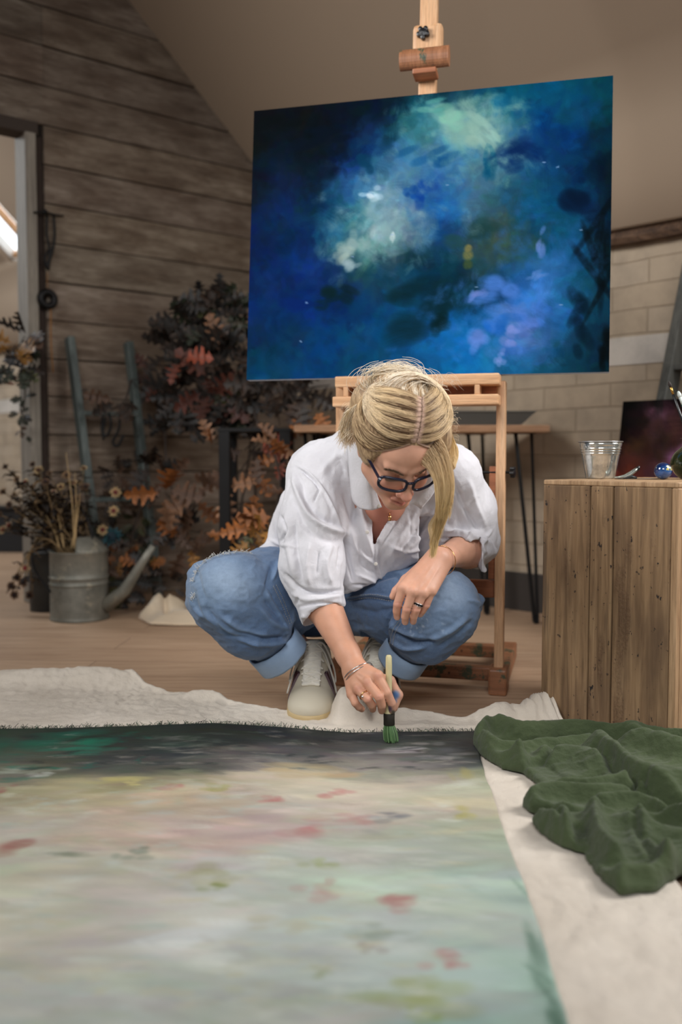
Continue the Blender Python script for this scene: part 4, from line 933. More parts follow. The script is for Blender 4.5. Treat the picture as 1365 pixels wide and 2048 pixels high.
nn = np.cross(side, dn); nn /= np.linalg.norm(nn); nn *= np.sign(nn[1])
mb = MB(); c0 = [tl, tl+side*.62, tl+side*.62+dn, tl+dn]; mb.raw([x+nn*.001 for x in c0]+[x+nn*.02 for x in c0], [(0,1,2,3),(7,6,5,4),(0,4,5,1),(1,5,6,2),(2,6,7,3),(3,7,4,0)]); mb.build('canvas_edge', plain('black_edge', (18,17,17), .7), fp)

# ================================================================ THINGS ON THE PLANK WALL
hk = empty('iron_bracket', 'rusty iron bracket and open pincers hanging on the plank wall', 'tool', wa(-0.44, 0.04, 1.62))
ft = lambda px, py, d=.045: (lambda t: wa(t, d, P(px, py, (A0+AD*t+AN*d)[1])[2]))(((px-CX)/FPX*(A0+AN*d)[1]-(A0+AN*d)[0])/(AD[0]-(px-CX)/FPX*AD[1]))
mb = MB(); mb.tube([ft(78, 425), ft(100, 424), ft(120, 430), ft(136, 432)], .0045, 8); mb.tube([ft(100, 424, .03), ft(100, 424, .05)], .012, 8); mb.build('bracket', M_IRON, hk, smooth=True)
mb = MB(); mb.tube(catmull([ft(104, 430), ft(103, 470), ft(108, 505), ft(104, 540)], 5), .006, 8); mb.tube(catmull([ft(117, 432), ft(118, 470), ft(112, 505), ft(100, 535)], 5), .006, 8)
mb.tube(catmull([ft(104, 540), ft(98, 520), ft(104, 500)], 5), .005, 8); mb.build('pincers', M_IRON, hk, smooth=True)
rg = empty('iron_ring', 'flat black iron ring hanging on a string by the door frame', 'ring', ft(102, 598))
mb = MB(); cc = ft(102, 598); a = np.linspace(0, 2*math.pi, 41); R1 = 0.030; mb.tube([cc+np.r_[AD, 0]*R1*math.cos(t)+np.array([0,0,1])*R1*math.sin(t) for t in a], .0155, 12, cap=False); mb.build('ring_body', M_IRON, rg, smooth=True)
M_STR = plain('rusty_string', (146,100,52), .9)
mb = MB(); mb.tube([ft(102, 545), ft(102, 578)], .0015, 6); mb.tube(catmull([ft(108, 615), ft(107, 680), ft(110, 745)], 5), .003, 6); mb.build('string', M_STR, rg, smooth=True)
# ================================================================ THE WOMAN
def q(px, py, Y, r): return (P(px, py, Y), r*Y/FPX)
woman = empty('person', 'woman in loose white shirt and rolled jeans crouching to paint with a round brush', 'person', (0.02, 2.4, 0))
def attach(o, p=woman):
    o.parent = p; base = Vector(p.location) if p.type == 'EMPTY' else Vector((0,0,0))
    o.matrix_parent_inverse = Matrix.Translation(-Vector(woman.location)) if p is woman else Matrix.Identity(4)
    return o
# ---- head frame: x to her left (picture right), f out of the face, u to the crown
pt, yw, rl = math.radians(48), math.radians(13), math.radians(9)
x0 = np.array([1.0,0,0]); f0 = np.array([0,-math.cos(pt),-math.sin(pt)]); u0 = np.array([0,-math.sin(pt),math.cos(pt)])
HF = f0*math.cos(yw)+x0*math.sin(yw); HX = x0*math.cos(yw)-f0*math.sin(yw)
HU = u0*math.cos(rl)+HX*math.sin(rl); HX = HX*math.cos(rl)-u0*math.sin(rl)
HR = np.stack([HX, HF, HU], 1)
HC = P(819, 961, 1.87)-HF*0.102-HU*0.003
def Hd(x, y, z): return HC+HX*x+HF*y+HU*z
def hloc(V): return (V-HC) @ HR

hand_r = dict(
 palm=[((712,1338,2.095,22),(756,1353,2.052,13)),((710,1340,2.095,22),(736,1366,2.050,13)),((708,1343,2.10,21),(717,1378,2.054,12)),((706,1346,2.10,20),(704,1389,2.066,11)),((716,1345,2.11,18),(745,1368,2.085,16))],
 index=[(756,1353,2.050,12.2),(775,1386,2.036,10.6),(784,1406,2.042,9.6),(785,1421,2.052,8.4)],
 middle=[(736,1366,2.047,12),(759,1394,2.026,11),(764,1410,2.036,10),(764,1421,2.050,8.8)],
 ring=[(717,1378,2.052,11.4),(736,1398,2.030,10.5),(744,1410,2.038,9.6),(746,1418,2.052,8.6)],
 pinky=[(704,1389,2.066,10),(711,1406,2.050,9.2),(718,1414,2.056,8.4),(724,1418,2.066,7.8)],
 thumb=[(735,1352,2.105,15),(780,1362,2.100,12),(797,1390,2.094,10.4),(789,1416,2.088,8.6)])
hand_l = dict(
 palm=[((872,1112,2.135,19),(806,1178,2.068,13)),((878,1116,2.135,20),(826,1185,2.060,13)),((884,1120,2.14,19),(846,1187,2.062,12.5)),((889,1125,2.145,17),(863,1182,2.075,12)),((870,1120,2.14,20),(840,1160,2.092,20))],
 index=[(806,1178,2.066,12),(796,1208,2.066,10.6),(794,1222,2.076,9.8),(795,1234,2.088,8.6)],
 middle=[(826,1185,2.058,12),(814,1218,2.060,10.6),(811,1233,2.070,9.8),(811,1244,2.083,8.6)],
 ring=[(846,1187,2.060,11.6),(833,1219,2.062,10.2),(828,1233,2.072,9.4),(827,1243,2.085,8.4)],
 pinky=[(863,1182,2.074,11),(853,1210,2.076,9.6),(846,1221,2.084,8.8),(841,1229,2.093,7.8)],
 thumb=[(852,1128,2.145,16),(812,1160,2.13,12),(793,1182,2.125,10),(786,1193,2.125,8.6)])
def _sh(hd, dY, rs):
    for k in hd:
        hd[k] = [tuple((t[0], t[1], t[2]+dY, t[3]) for t in ab) for ab in hd[k]] if k == 'palm' else [(t[0], t[1], t[2]+dY, t[3]*rs) for t in hd[k]]
_sh(hand_r, -.045, .90); _sh(hand_l, 0, .84)
shR, elR, wrR = q(634,962,2.33,36), q(622,1160,2.20,36), q(711,1338,2.050,24)
shL, elL, wrL = q(898,955,2.32,36), q(955,1092,2.36,36), q(881,1117,2.14,22)
hpR, knR, anR = q(628,1180,2.50,62), q(468,1192,2.24,50), q(616,1318,2.42,25)
hpL, knL, anL = q(715,1180,2.48,62), q(876,1218,2.23,50), q(783,1318,2.46,27)
S = SDF((-0.34, 1.78, 0.03), (0.42, 2.70, 0.86), 0.0023)
B_ = S
pel = q(668,1150,2.54,84); wst = q(700,1050,2.50,80); chs = q(762,975,2.37,88); nkb = q(785,912,2.24,40)
S.chain([pel, wst, chs, nkb], 0.04)
S.cone(*shR, *nkb, 0.03); S.cone(*shL, *nkb, 0.03); S.cone(*chs, *shR, 0.04); S.cone(*chs, *shL, 0.04)
S.ell(P(770,1010,2.31), (0.10, 0.07, 0.09), None, 0.03); S.ell(P(764,1040,2.325), (0.05, 0.060, 0.075), None, 0.02)
for hp, kn, an in ((hpR, knR, anR), (hpL, knL, anL)):
    S.cone(*pel, *hp, 0.03); S.chain([hp, kn], 0.02); mid = (kn[0]*.7+an[0]*.3, kn[1]*0.98); S.chain([kn, mid, an], 0.02)
for an, e_ in ((anR, (-0.072, 2.375, .085)), (anL, (0.100, 2.43, .085))): S.cone(an[0], an[1]*.95, np.array(e_), .024, 0.01)
for sh, el, wr, hd in ((shR, elR, wrR, hand_r), (shL, elL, wrL, hand_l)):
    S.cone(*sh, *el, 0.02); bulge = (el[0]*.72+wr[0]*.28, el[1]*1.02); S.chain([el, bulge, (wr[0]*.85+el[0]*.15, wr[1]*1.02), wr], 0.012)
    for a, b in hd['palm']: S.cone(*q(*a), *q(*b), 0.008)
    for nm in ('index', 'middle', 'ring', 'pinky', 'thumb'): S.chain([q(*t) for t in hd[nm]], 0.0016 if nm != 'thumb' else 0.006)
    for nm in ('index', 'middle', 'ring', 'pinky'):
        k0 = q(*hd[nm][0]); S.ell(k0[0]-np.array([0, .001, -.003]), np.array([1,1,1])*k0[1]*1.0, None, 0.003)
# head
S.ell(Hd(0,-.012,.036), (.073,.093,.082), HR, 0.01)
S.ell(Hd(0,.030,-.018), (.0600,.064,.080), HR, 0.02)
S.ell(Hd(0,.052,.040), (.054,.042,.040), HR, 0.02)
S.cone(Hd(-.008,.076,-.091), .0150, Hd(.008,.076,-.091), .0150, 0.02)
for s in (-1, 1):
    S.cone(Hd(s*.010,.070,-.088), .0165, Hd(s*.046,.010,-.054), .022, 0.02)
    S.ell(Hd(s*.036,.066,-.034), (.021,.019,.022), HR, 0.014)
    S.cone(Hd(s*.012,.092,.020), .0070, Hd(s*.044,.080,.024), .0075, 0.012)      # brow
    S.ell(Hd(s*.031,.084,.000), (.016,.010,.0085), HR, 0.004, '-')                # socket
    S.ell(Hd(s*.031,.0715,-.001), (.0135,.0135,.0115), HR, 0.003)                 # closed lid
    S.ell(Hd(s*.0125,.100,-.040), (.0075,.0085,.0065), HR, 0.005)                 # nostril wing
    S.ell(Hd(s*.0065,.103,-.0475), (.003,.005,.003), HR, 0.002, '-')
    S.ell(Hd(s*.072,-.006,-.006), (.007,.017,.028), HR, 0.005)                    # ear
S.cone(Hd(0,.091,.014), .0075, Hd(0,.108,-.026), .0095, 0.008); S.ell(Hd(0,.1125,-.036), (.0115,.011,.0105), HR, 0.006)
S.cone(Hd(-.018,.088,-.0655), .0048, Hd(0,.0965,-.0635), .0062, 0.004); S.cone(Hd(.018,.088,-.0655), .0048, Hd(0,.0965,-.0635), .0062, 0.004)
S.cone(Hd(-.016,.0865,-.0755), .0055, Hd(0,.094,-.0765), .0070, 0.004); S.cone(Hd(.016,.0865,-.0755), .0055, Hd(0,.094,-.0765), .0070, 0.004)
S.cone(Hd(-.020,.094,-.0702), .0016, Hd(.020,.094,-.0702), .0016, 0.003, '-')
S.cone(Hd(0,-.012,-.06), .050, nkb[0]+np.array([0,-.02,0]), .046, 0.02); S.cone(nkb[0], .042, P(765,1005,2.26), .045, 0.03)
V, F = S.surface(); V = vsmooth(V, F, 2, 0.45); NB = vnormals(V, F)
st = [([(716,1345),(742,1358)], 3, .0010), ([(712,1350),(728,1366)], 3, .0010), ([(866,1130),(836,1178)], 3, .0012), ([(878,1135),(850,1180)], 3, .0011), ([(858,1128),(816,1170)], 3, .0011),
      ([(760,1395),(752,1398)], 1.5, -.0010), ([(786,1206),(806,1206)], 1.5, -.0009), ([(804,1217),(824,1217)], 1.5, -.0009), ([(823,1218),(843,1218)], 1.5, -.0009), ([(845,1209),(862,1211)], 1.5, -.0009)]
V = V+NB*stroke_field(V, NB, st)[:, None]
hl = hloc(V); px, py = proj(V)
skin = np.tile(np.array([209,158,133.]), (len(V), 1))
skin += (fbm(V*45, 61, 3)*16)[:, None]*np.array([1, .8, .7])
def tint(w, c): 
    global skin
    w = np.clip(w, 0, 1)[:, None]; skin = skin*(1-w)+np.array(c, float)*w
head = np.linalg.norm(hl, axis=1) < 0.16
def gh(c, s): return np.where(head, np.exp(-(((hl-np.array(c))/np.array(s))**2).sum(1)), 0)
tint(.45*gh((0,.112,-.037), (.016,.02,.014)), (212,120,108)); tint(.38*gh((-.036,.085,-.036), (.022,.03,.02)), (212,124,110)); tint(.38*gh((.036,.085,-.036), (.022,.03,.02)), (212,124,110))
tint(.85*gh((0,.096,-.0695), (.021,.03,.0085)), (184,98,92)); tint(.5*gh((0,.09,-.070), (.022,.02,.0016)), (110,50,48))
for s in (-1, 1): tint(.35*gh((s*.031,.086,-.004), (.016,.012,.009)), (176,112,98)); tint(.85*gh((s*.031,.084,-.0105), (.014,.012,.0016)), (60,40,34))
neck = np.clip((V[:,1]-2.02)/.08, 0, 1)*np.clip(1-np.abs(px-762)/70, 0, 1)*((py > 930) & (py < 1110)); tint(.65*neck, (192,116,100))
arm = (py > 1190) & (px < 780) & (px > 600) & (V[:,1] < 2.3); tint(np.where(arm, .22, 0), (204,142,104))
def spot(x, y, r, w, c, Y0, Y1): tint(np.where((V[:,1] > Y0) & (V[:,1] < Y1), w*np.exp(-(((px-x)**2+(py-y)**2)/r**2)**2), 0), c)
for x, y in ((756,1353),(735,1366),(716,1378),(759,1395),(737,1399),(796,1209),(814,1219),(833,1220),(853,1211)): spot(x, y, 8, .28, (212,140,126), 1.9, 2.12)
for x, y in ((795,1237),(811,1247),(827,1245),(841,1232)): spot(x, y, 5.0, .6, (226,188,176), 1.9, 2.2)
spot(791,1390,9,.9,(70,116,176),2.0,2.2); spot(790,1402,5,.7,(92,130,180),2.0,2.2); spot(779,1418,6,.85,(66,54,84),1.9,2.2); spot(787,1425,5,.8,(70,72,62),1.9,2.2)
n = N('skin'); a = n.node('ShaderNodeVertexColor', layer_name='Col'); n.col(a.outputs[0]); n.set(Roughness=0.48, Subsurface_Weight=0.12, Subsurface_Scale=0.012, Specular_IOR_Level=0.4)
n.b.inputs['Subsurface Radius'].default_value = (1.0, 0.4, 0.25); f_ = n.noise(n.coord('Object'), 260, 4, .6); n.bump(f_, 0.12, 0.0015); M_SKIN = n.m
body = attach(mesh_obj('body', V, F, M_SKIN, None, True, lin(np.clip(skin, 0, 255))))

# ---- shirt
n = N('white_linen'); g = n.noise(n.coord('Object'), 5, 4); n.col(n.ramp(g, [(0.3, (206,205,211)), (0.7, (219,218,223))])); n.set(Roughness=0.85, Sheen_Weight=0.15, Subsurface_Weight=0.0)
a_ = n.noise(n.coord('Object', (1,1,.25)), 700, 2); b_ = n.noise(n.coord('Object'), 38, 6, .6, 0.6); n.bump(n.math('ADD', n.math('MULTIPLY', a_, .12), b_), 0.45, 0.005); M_SHIRT = n.m
S = SDF((-0.34, 1.98, 0.22), (0.44, 2.78, 0.76), 0.0029)
S.chain([q(640,1075,2.60,80), q(690,1030,2.50,105), q(755,965,2.40,118), q(775,918,2.31,92)], 0.05)
S.cone(*q(648,940,2.33,56), *q(735,898,2.26,46), 0.03); S.cone(*q(735,898,2.26,46), *q(850,902,2.25,46), 0.03); S.cone(*q(850,902,2.25,46), *q(905,942,2.29,50), 0.03)
S.cone(*q(755,965,2.40,112), *q(650,960,2.34,70), 0.04); S.cone(*q(755,965,2.40,112), *q(895,965,2.33,60), 0.04)
# her right sleeve
S.chain([q(634,958,2.30,60), q(626,1050,2.23,66), q(624,1130,2.19,62), q(634,1180,2.17,52)], 0.025)
S.cone(*q(634,1180,2.17,50), *q(646,1222,2.155,50), 0.008)
# her left sleeve
S.chain([q(902,950,2.29,54), q(930,1020,2.34,60), q(946,1078,2.35,54)], 0.025); S.chain([q(946,1078,2.35,52), q(928,1104,2.27,44)], 0.015)
S.cone(*q(950,1096,2.27,34), *q(988,1102,2.29,8), 0.012); S.cone(*q(945,1118,2.25,26), *q(968,1140,2.25,7), 0.010)
# front panels falling open
S.chain([q(735,1000,2.33,60), q(716,1080,2.30,58), q(712,1150,2.29,44), q(712,1178,2.30,30)], 0.03)
S.chain([q(800,1020,2.33,66), q(790,1080,2.31,62), q(770,1130,2.32,44)], 0.03); S.chain([q(860,1000,2.33,60), q(862,1050,2.32,50), q(850,1085,2.31,34)], 0.03); S.cone(*q(760,1040,2.36,66), *q(700,1100,2.42,70), 0.03)
# back and tail
S.chain([q(640,1075,2.60,72), q(580,1085,2.58,34), q(520,1106,2.52,9)], 0.03); S.cone(*q(598,1010,2.52,42), *q(575,1060,2.56,36), 0.03)
# hem: cut away below, hollow inside the hem and cuffs
a1, a2, a3 = P(690,1202,2.20), P(765,1182,2.25), P(905,1088,2.30)
nm = np.cross(a3-a1, np.array([0,1.0,.10])); nm *= -np.sign(nm[2])
S.cut(a1, nm, lo=(0.0, 1.98, 0.2), hi=(0.32, 2.40, 0.6), k=0.006)
fd_ = (wrR[0]-elR[0]); fd_ /= np.linalg.norm(fd_)
c_ = P(648,1240,2.150); S.cut(c_, fd_+np.array([-.15,0,.05]), lo=c_-.085, hi=c_+.085, k=0.004)
S.cone(P(646,1215,2.157), .049, P(655,1262,2.145), .052, 0.003, '-')
fl_ = (wrL[0]-elL[0]); fl_ /= np.linalg.norm(fl_); c_ = P(915,1108,2.235); S.cut(c_, fl_+np.array([-.1,0,-.05]), lo=c_-.075, hi=c_+.075, k=0.004)
S.cone(P(918,1108,2.25), .042, P(895,1112,2.19), .046, 0.003, '-')
for x, y, r_ in catmull(np.array([(780,955,30),(776,985,28),(770,1010,24),(763,1035,17),(756,1060,10),(750,1084,4)], float), 4): S.cone(P(x, y, 2.05), r_*2.2/FPX, P(x, y, 2.315), r_*2.2/FPX, 0.002, '-')
S.cone(Hd(0,-.01,-.06), .042, nkb[0]+np.array([.0,-.03,.0]), .050, 0.01, '-')
V, F = S.surface(); V = vsmooth(V, F, 2, 0.4); NS = vnormals(V, F)
wrp = V+0.02*np.stack([fbm(V*8, 73, 2), fbm(V*8+5, 74, 2), fbm(V*8+9, 75, 2)], 1)
ridge = lambda S_, sd: 1-2*np.abs(fbm(wrp*np.array(S_), sd, 3))
V = V+NS*(0.0050*fbm(V*np.array([16,16,9]), 71, 3)+0.0042*(ridge((20,20,7), 72)-.6)+0.0022*(ridge((42,36,26), 76)-.6))[:, None]
sst = [([(592,930),(622,950),(650,985),(672,1030),(686,1066)],3.0,.0035),([(600,938),(628,962),(640,978)],2.5,-.0055),([(640,978),(634,990),(628,1005)],2,-.003),
 ([(588,945),(596,985),(618,1030),(655,1056),(692,1066)],7,.0075),([(600,955),(612,1000),(640,1035),(680,1052)],7,-.005),([(592,1010),(612,1052),(650,1080),(690,1082)],8,-.004),
 ([(575,1020),(578,1090),(592,1160)],8,.005),([(590,1030),(594,1100),(606,1165)],5,-.004),([(622,1085),(614,1130),(618,1170)],7,.005),([(640,1100),(634,1150)],4,-.0035),([(664,1085),(652,1130),(664,1172)],7,.005),([(682,1090),(676,1140)],4,-.003),
 ([(572,1150),(600,1178),(640,1186),(690,1180)],5,-.008),([(585,1188),(620,1200),(690,1190)],5,.003),([(596,1215),(640,1206),(692,1212)],3,-.003),([(600,1236),(640,1226),(690,1236)],4,.003),([(600,1190),(590,1215),(600,1240)],4,-.003),([(676,1186),(684,1220),(690,1240)],4,.003),
 ([(706,925),(712,985),(706,1050)],6,-.008),([(722,1000),(730,1060),(748,1120)],6,.006),([(700,1060),(716,1100),(752,1132)],6,.005),([(692,1070),(696,1110),(706,1160)],5,-.007),([(716,1090),(728,1130),(756,1150)],4,-.004),
 ([(690,900),(660,925),(640,950)],8,.003),([(700,880),(680,910),(690,950)],5,-.003),([(716,1150),(740,1160),(764,1172)],4,.004),([(704,1170),(735,1172),(750,1182)],3,-.004),
 ([(795,1015),(775,1050),(752,1092)],3,.0035),([(752,1092),(756,1130),(764,1165)],3,.004),([(804,1022),(786,1055),(764,1092)],3,-.0035),([(838,1018),(808,1062),(782,1110)],6,.004),([(862,1022),(834,1062),(800,1108)],5,-.0045),([(892,1020),(850,1064),(812,1104)],6,.0045),([(905,1040),(880,1062),(846,1084)],5,-.004),
 ([(880,940),(905,960),(925,1010)],6,-.004),([(938,960),(950,1005),(972,1055)],7,.005),([(920,980),(932,1020),(958,1060)],5,-.004),([(888,1060),(930,1068),(984,1088)],5,.005),([(880,1076),(920,1080),(960,1096)],3,-.006),([(948,1066),(926,1086),(900,1092)],4,.004),([(965,1080),(950,1110),(956,1140)],4,-.004),([(985,1060),(965,1090),(975,1110)],3,.003),
 ([(560,1030),(575,1060),(560,1085)],4,-.005),([(540,1080),(570,1092),(600,1094)],4,.003),([(780,1090),(810,1104),(850,1098)],4,.003),([(820,1030),(822,1070)],2,-.0015),([(822,1070),(868,1066)],2,-.0015)]
V = V+NS*stroke_field(V, NS, [(s_[0], s_[1]*.85, s_[2]*1.7) for s_ in sst])[:, None]; V = vsmooth(V, F, 1, 0.3)
shirt = attach(mesh_obj('shirt', V, F, M_SHIRT))
def sub(o, p): o.parent = p; o.matrix_parent_inverse = p.matrix_world.inverted() if False else Matrix.Identity(4); return o
def child(o, p):   # sub-part of a part of the woman (parts keep world-space vertices)
    o.parent = p; o.matrix_parent_inverse = Matrix.Identity(4); return o
# collar, placket, buttons
child(sheet('collar', [[(692,876,2.205),(697,918,2.185),(701,962,2.18),(706,1000,2.185),(720,1017,2.18)],[(716,862,2.17),(722,905,2.13),(730,955,2.13),(738,995,2.145),(744,1020,2.155)],[(738,868,2.16),(740,905,2.125),(745,945,2.13),(755,990,2.15),(764,1014,2.165)]], M_SHIRT, None, .003), shirt)
child(sheet('collar', [[(905,880,2.20),(890,935,2.165),(868,985,2.165),(842,1018,2.175)],[(888,872,2.17),(872,935,2.14),(852,980,2.15),(826,1008,2.160)],[(868,880,2.17),(850,940,2.15),(828,985,2.165),(802,1008,2.180)]], M_SHIRT, None, .003), shirt)
M_BTN = plain('pearl_button', (226,222,214), .25)
for i, (x, y, Yb) in enumerate(((729,1011,2.166),(758,1012,2.156),(735,1064,2.212),(752,1128,2.220))):
    mb = MB(); mb.lathe([(0,-.0008),(.0042,-.0008),(.0046,.0008),(.0036,.0014),(0,.0010)], P(x, y, Yb), 16, np.stack([[1,0,0],[0,0,1],[0,-1,0]], 1).astype(float)); child(mb.build('button', M_BTN, None, smooth=True), shirt)

# ---- jeans
DEN = N('denim'); a = DEN.node('ShaderNodeVertexColor', layer_name='Col'); wv = DEN.noise(DEN.coord('Object', (1,1,2.5)), 900, 2); cl = DEN.noise(DEN.coord('Object'), 90, 5, .7)
c = DEN.mix(DEN.math('MULTIPLY', DEN.ramp(wv, [(0.4, BW), (0.6, WH)]), .22), a.outputs[0], L4((176,190,206))); c = DEN.mix(DEN.math('MULTIPLY', DEN.ramp(cl, [(0.35, BW), (0.7, WH)]), .18), c, L4((38,62,98)))
DEN.col(c); DEN.set(Roughness=.88, Sheen_Weight=.2); DEN.bump(DEN.math('ADD', DEN.math('MULTIPLY', wv, .5), cl), .35, .0025); M_DEN = DEN.m
S = SDF((-0.42, 2.02, 0.05), (0.42, 2.72, 0.48), 0.0029)
S.cone(*q(640,1172,2.54,94), *q(705,1172,2.54,94), 0.03)
S.chain([q(628,1185,2.49,88), q(540,1185,2.35,86), q(466,1190,2.25,84)], 0.03); S.chain([q(466,1195,2.25,82), q(505,1245,2.27,72), q(550,1290,2.305,52), q(575,1318,2.325,46)], 0.025)
S.chain([q(718,1185,2.47,84), q(800,1205,2.33,82), q(876,1216,2.23,80)], 0.03); S.chain([q(878,1222,2.225,80), q(850,1262,2.245,66), q(815,1300,2.285,46), q(800,1320,2.30,40)], 0.025)
S.cone(*q(955,1206,2.25,16), *q(958,1216,2.25,7), 0.015); S.cone(*q(400,1150,2.27,26), *q(388,1205,2.27,14), 0.03)
axR = P(575,1318,2.325)-P(520,1252,2.29); axR /= np.linalg.norm(axR); axL = P(800,1322,2.30)-P(840,1262,2.25); axL /= np.linalg.norm(axL)
cR, cL = P(566,1314,2.320), P(802,1322,2.298)
S.cut(cR, axR, lo=cR-.09, hi=cR+.09, k=.003); S.cut(cL, axL, lo=cL-.08, hi=cL+.08, k=.003)
S.cone(cR-axR*.02, .050, cR+axR*.05, .052, .003, '-'); S.cone(cL-axL*.02, .042, cL+axL*.05, .044, .003, '-')
V, F = S.surface(); V = vsmooth(V, F, 2, .4); NJ = vnormals(V, F)
V = V+NJ*(.0055*fbm(V*13, 81, 3)+.0034*(.5-2*np.abs(fbm(V*np.array([26,26,40]), 82, 3))))[:, None]
jst = [([(528,1170),(540,1200),(566,1240),(580,1280)],4,.004),([(536,1168),(550,1200),(576,1240)],2,-.003),([(400,1190),(420,1235),(470,1270),(520,1290)],6,.006),([(410,1215),(450,1262),(510,1282)],5,-.006),([(440,1230),(490,1262),(540,1272)],6,.005),([(480,1262),(530,1276),(572,1276)],5,-.006),
 ([(500,1285),(545,1288),(580,1280)],5,.005),([(520,1215),(545,1245),(575,1258)],6,.005),([(530,1200),(560,1232)],5,-.004),([(545,1130),(535,1170),(530,1190)],5,-.005),([(560,1120),(545,1160)],4,.004),([(570,1150),(590,1200),(600,1250)],6,-.004),
 ([(392,1130),(400,1170),(410,1200)],5,-.003),([(384,1195),(392,1215),(410,1235)],4,.006),
 ([(690,1196),(740,1190),(795,1198)],3,.004),([(690,1202),(740,1197),(790,1204)],2.5,-.005),([(700,1215),(750,1225),(790,1215)],7,-.004),([(780,1240),(800,1262),(850,1275)],5,.006),([(790,1262),(830,1284),(872,1282)],4,-.007),([(782,1280),(810,1296),(850,1295)],4,.006),([(860,1280),(900,1262),(935,1235)],6,.005),([(880,1292),(915,1270),(945,1240)],4,-.004),
 ([(790,1210),(775,1250),(770,1290)],4,-.005),([(800,1235),(785,1262)],3,.004),([(752,1150),(800,1130),(850,1115)],8,.003),([(740,1165),(790,1150),(800,1160)],5,-.004),([(940,1200),(956,1206),(962,1214)],4,.004),([(848,1140),(858,1180),(850,1215)],5,-.002),([(620,1240),(680,1262),(740,1258)],7,.004)]
V = V+NJ*stroke_field(V, NJ, [(s_[0], s_[1]*.9, s_[2]*1.8) for s_ in jst])[:, None]; V = vsmooth(V, F, 1, .3)
for cc_, ax_ in ((cR, axR), (cL, axL)):   # legs narrow into their turn-ups
    h_ = (V-cc_) @ ax_; rr_ = np.linalg.norm(V-cc_-h_[:, None]*ax_, axis=1); k_ = np.clip((h_+.075)/.045, 0, 1)*(rr_ < .09)*(h_ < .03); tgt = .052 if cc_ is cR else .045
    V = V-((V-cc_-h_[:, None]*ax_)/(rr_[:, None]+1e-6))*(np.clip(rr_-tgt, 0, 1)*k_)[:, None]
px, py = proj(V)
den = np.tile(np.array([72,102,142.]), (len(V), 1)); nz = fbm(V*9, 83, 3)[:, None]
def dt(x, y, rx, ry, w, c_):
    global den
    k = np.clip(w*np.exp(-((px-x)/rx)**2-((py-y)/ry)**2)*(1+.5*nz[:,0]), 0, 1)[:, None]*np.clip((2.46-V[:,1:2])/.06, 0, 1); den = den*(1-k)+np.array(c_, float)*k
dt(455,1165,85,60,.95,(150,172,198)); dt(895,1180,60,60,.95,(160,180,204)); dt(480,1255,60,26,.5,(108,138,176)); dt(880,1250,70,30,.55,(118,146,178)); dt(560,1240,30,60,.4,(60,94,140)); dt(820,1150,60,30,.4,(104,134,166)); dt(720,1230,70,50,.5,(52,80,118)); dt(400,1200,30,40,.5,(84,108,132)); dt(820,1290,50,26,.6,(52,76,106)); dt(560,1300,36,30,.3,(70,100,140))  # knees paled by wear; crotch darkened with painted shade
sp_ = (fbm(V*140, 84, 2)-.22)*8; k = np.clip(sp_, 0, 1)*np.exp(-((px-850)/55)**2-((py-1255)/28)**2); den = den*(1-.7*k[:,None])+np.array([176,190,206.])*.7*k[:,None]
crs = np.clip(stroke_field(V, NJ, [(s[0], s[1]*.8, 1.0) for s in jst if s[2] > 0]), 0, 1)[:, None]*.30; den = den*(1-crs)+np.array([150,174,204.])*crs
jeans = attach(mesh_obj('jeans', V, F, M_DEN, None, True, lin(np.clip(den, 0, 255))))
# turn-ups: the paler inside of the cloth folded out
M_CUFF = cloth_mat('denim_turn_up', (126,150,180), (150,172,198), 900, .9, .3, .2, None, 60)
def turnup(c0, ax, r0, r1, w, seed, tilt=0):
    u = np.cross(ax, [0,1.0,0]); u /= np.linalg.norm(u); v = np.cross(ax, u); a = np.linspace(0, 2*math.pi, 73)[:-1]; V = []
    pr = [(r0*.93, .004), (r0, -w*.95), (r0*1.03, -w), (r0*1.07, -w*.96), (r1*1.10, -w*.5), (r1*1.10, .0), (r1*1.07, .006), (r1*.97, .006), (r0*.90, -.006)]
    for k, (r_, h_) in enumerate(pr):
        wob = 1+.035*n2(a*0+np.cos(a)*2.2+seed, np.sin(a)*2.2+k*.15, 90); V.append(c0+ax*(h_+.004*n2(np.cos(a)*2, np.sin(a)*2+seed, 91))[:, None]*1.0+(np.cos(a)*r_*wob)[:, None]*u+(np.sin(a)*r_*wob)[:, None]*v)
    m = len(pr); F = np.array([(i*72+j, i*72+(j+1) % 72, (i+1)*72+(j+1) % 72, (i+1)*72+j) for i in range(m-1) for j in range(72)])
    return np.concatenate(V), F
for c0, ax, r_, sd in ((cR, axR, .0585, 1), (cL, axL, .0505, 5)):
    v, f = turnup(c0, ax, r_*1.15, r_*1.10, .050, sd); child(mesh_obj('turn_up', v, f, M_CUFF), jeans)
# stitched seams and frayed rips
def threads(name, items, rad, mat, parent):
    V = []; F = []; nv_ = 0
    for pts in items:
        v, f = tube_geo(np.array(pts), rad, 4); V.append(v); F += [tuple(i+nv_ for i in t) for t in f]; nv_ += len(v)
    return child(mesh_obj(name, np.concatenate(V), F, mat), parent)
def drape(pts2, Vs, Ns, lift=.0012, steps=10):
    """lay a line of picture points on the front surface of a garment"""
    pts = catmull(np.array(pts2, float), steps); x, y = proj(Vs); view = Vs-np.array([0,0,CAMH]); fr = (Ns*view).sum(1) < 0; X, Y_, VV, NN_ = x[fr], y[fr], Vs[fr], Ns[fr]; out = []
    for p in pts:
        d = (X-p[0])**2+(Y_-p[1])**2; c_ = np.where(d < 9)[0]
        if len(c_) == 0: c_ = np.array([d.argmin()])
        i = c_[VV[c_, 1].argmin()]; b = P(p[0], p[1], VV[i, 1]) if d[i] < 9 else VV[i]; out.append(b+NN_[i]*lift)
    return np.array(out)
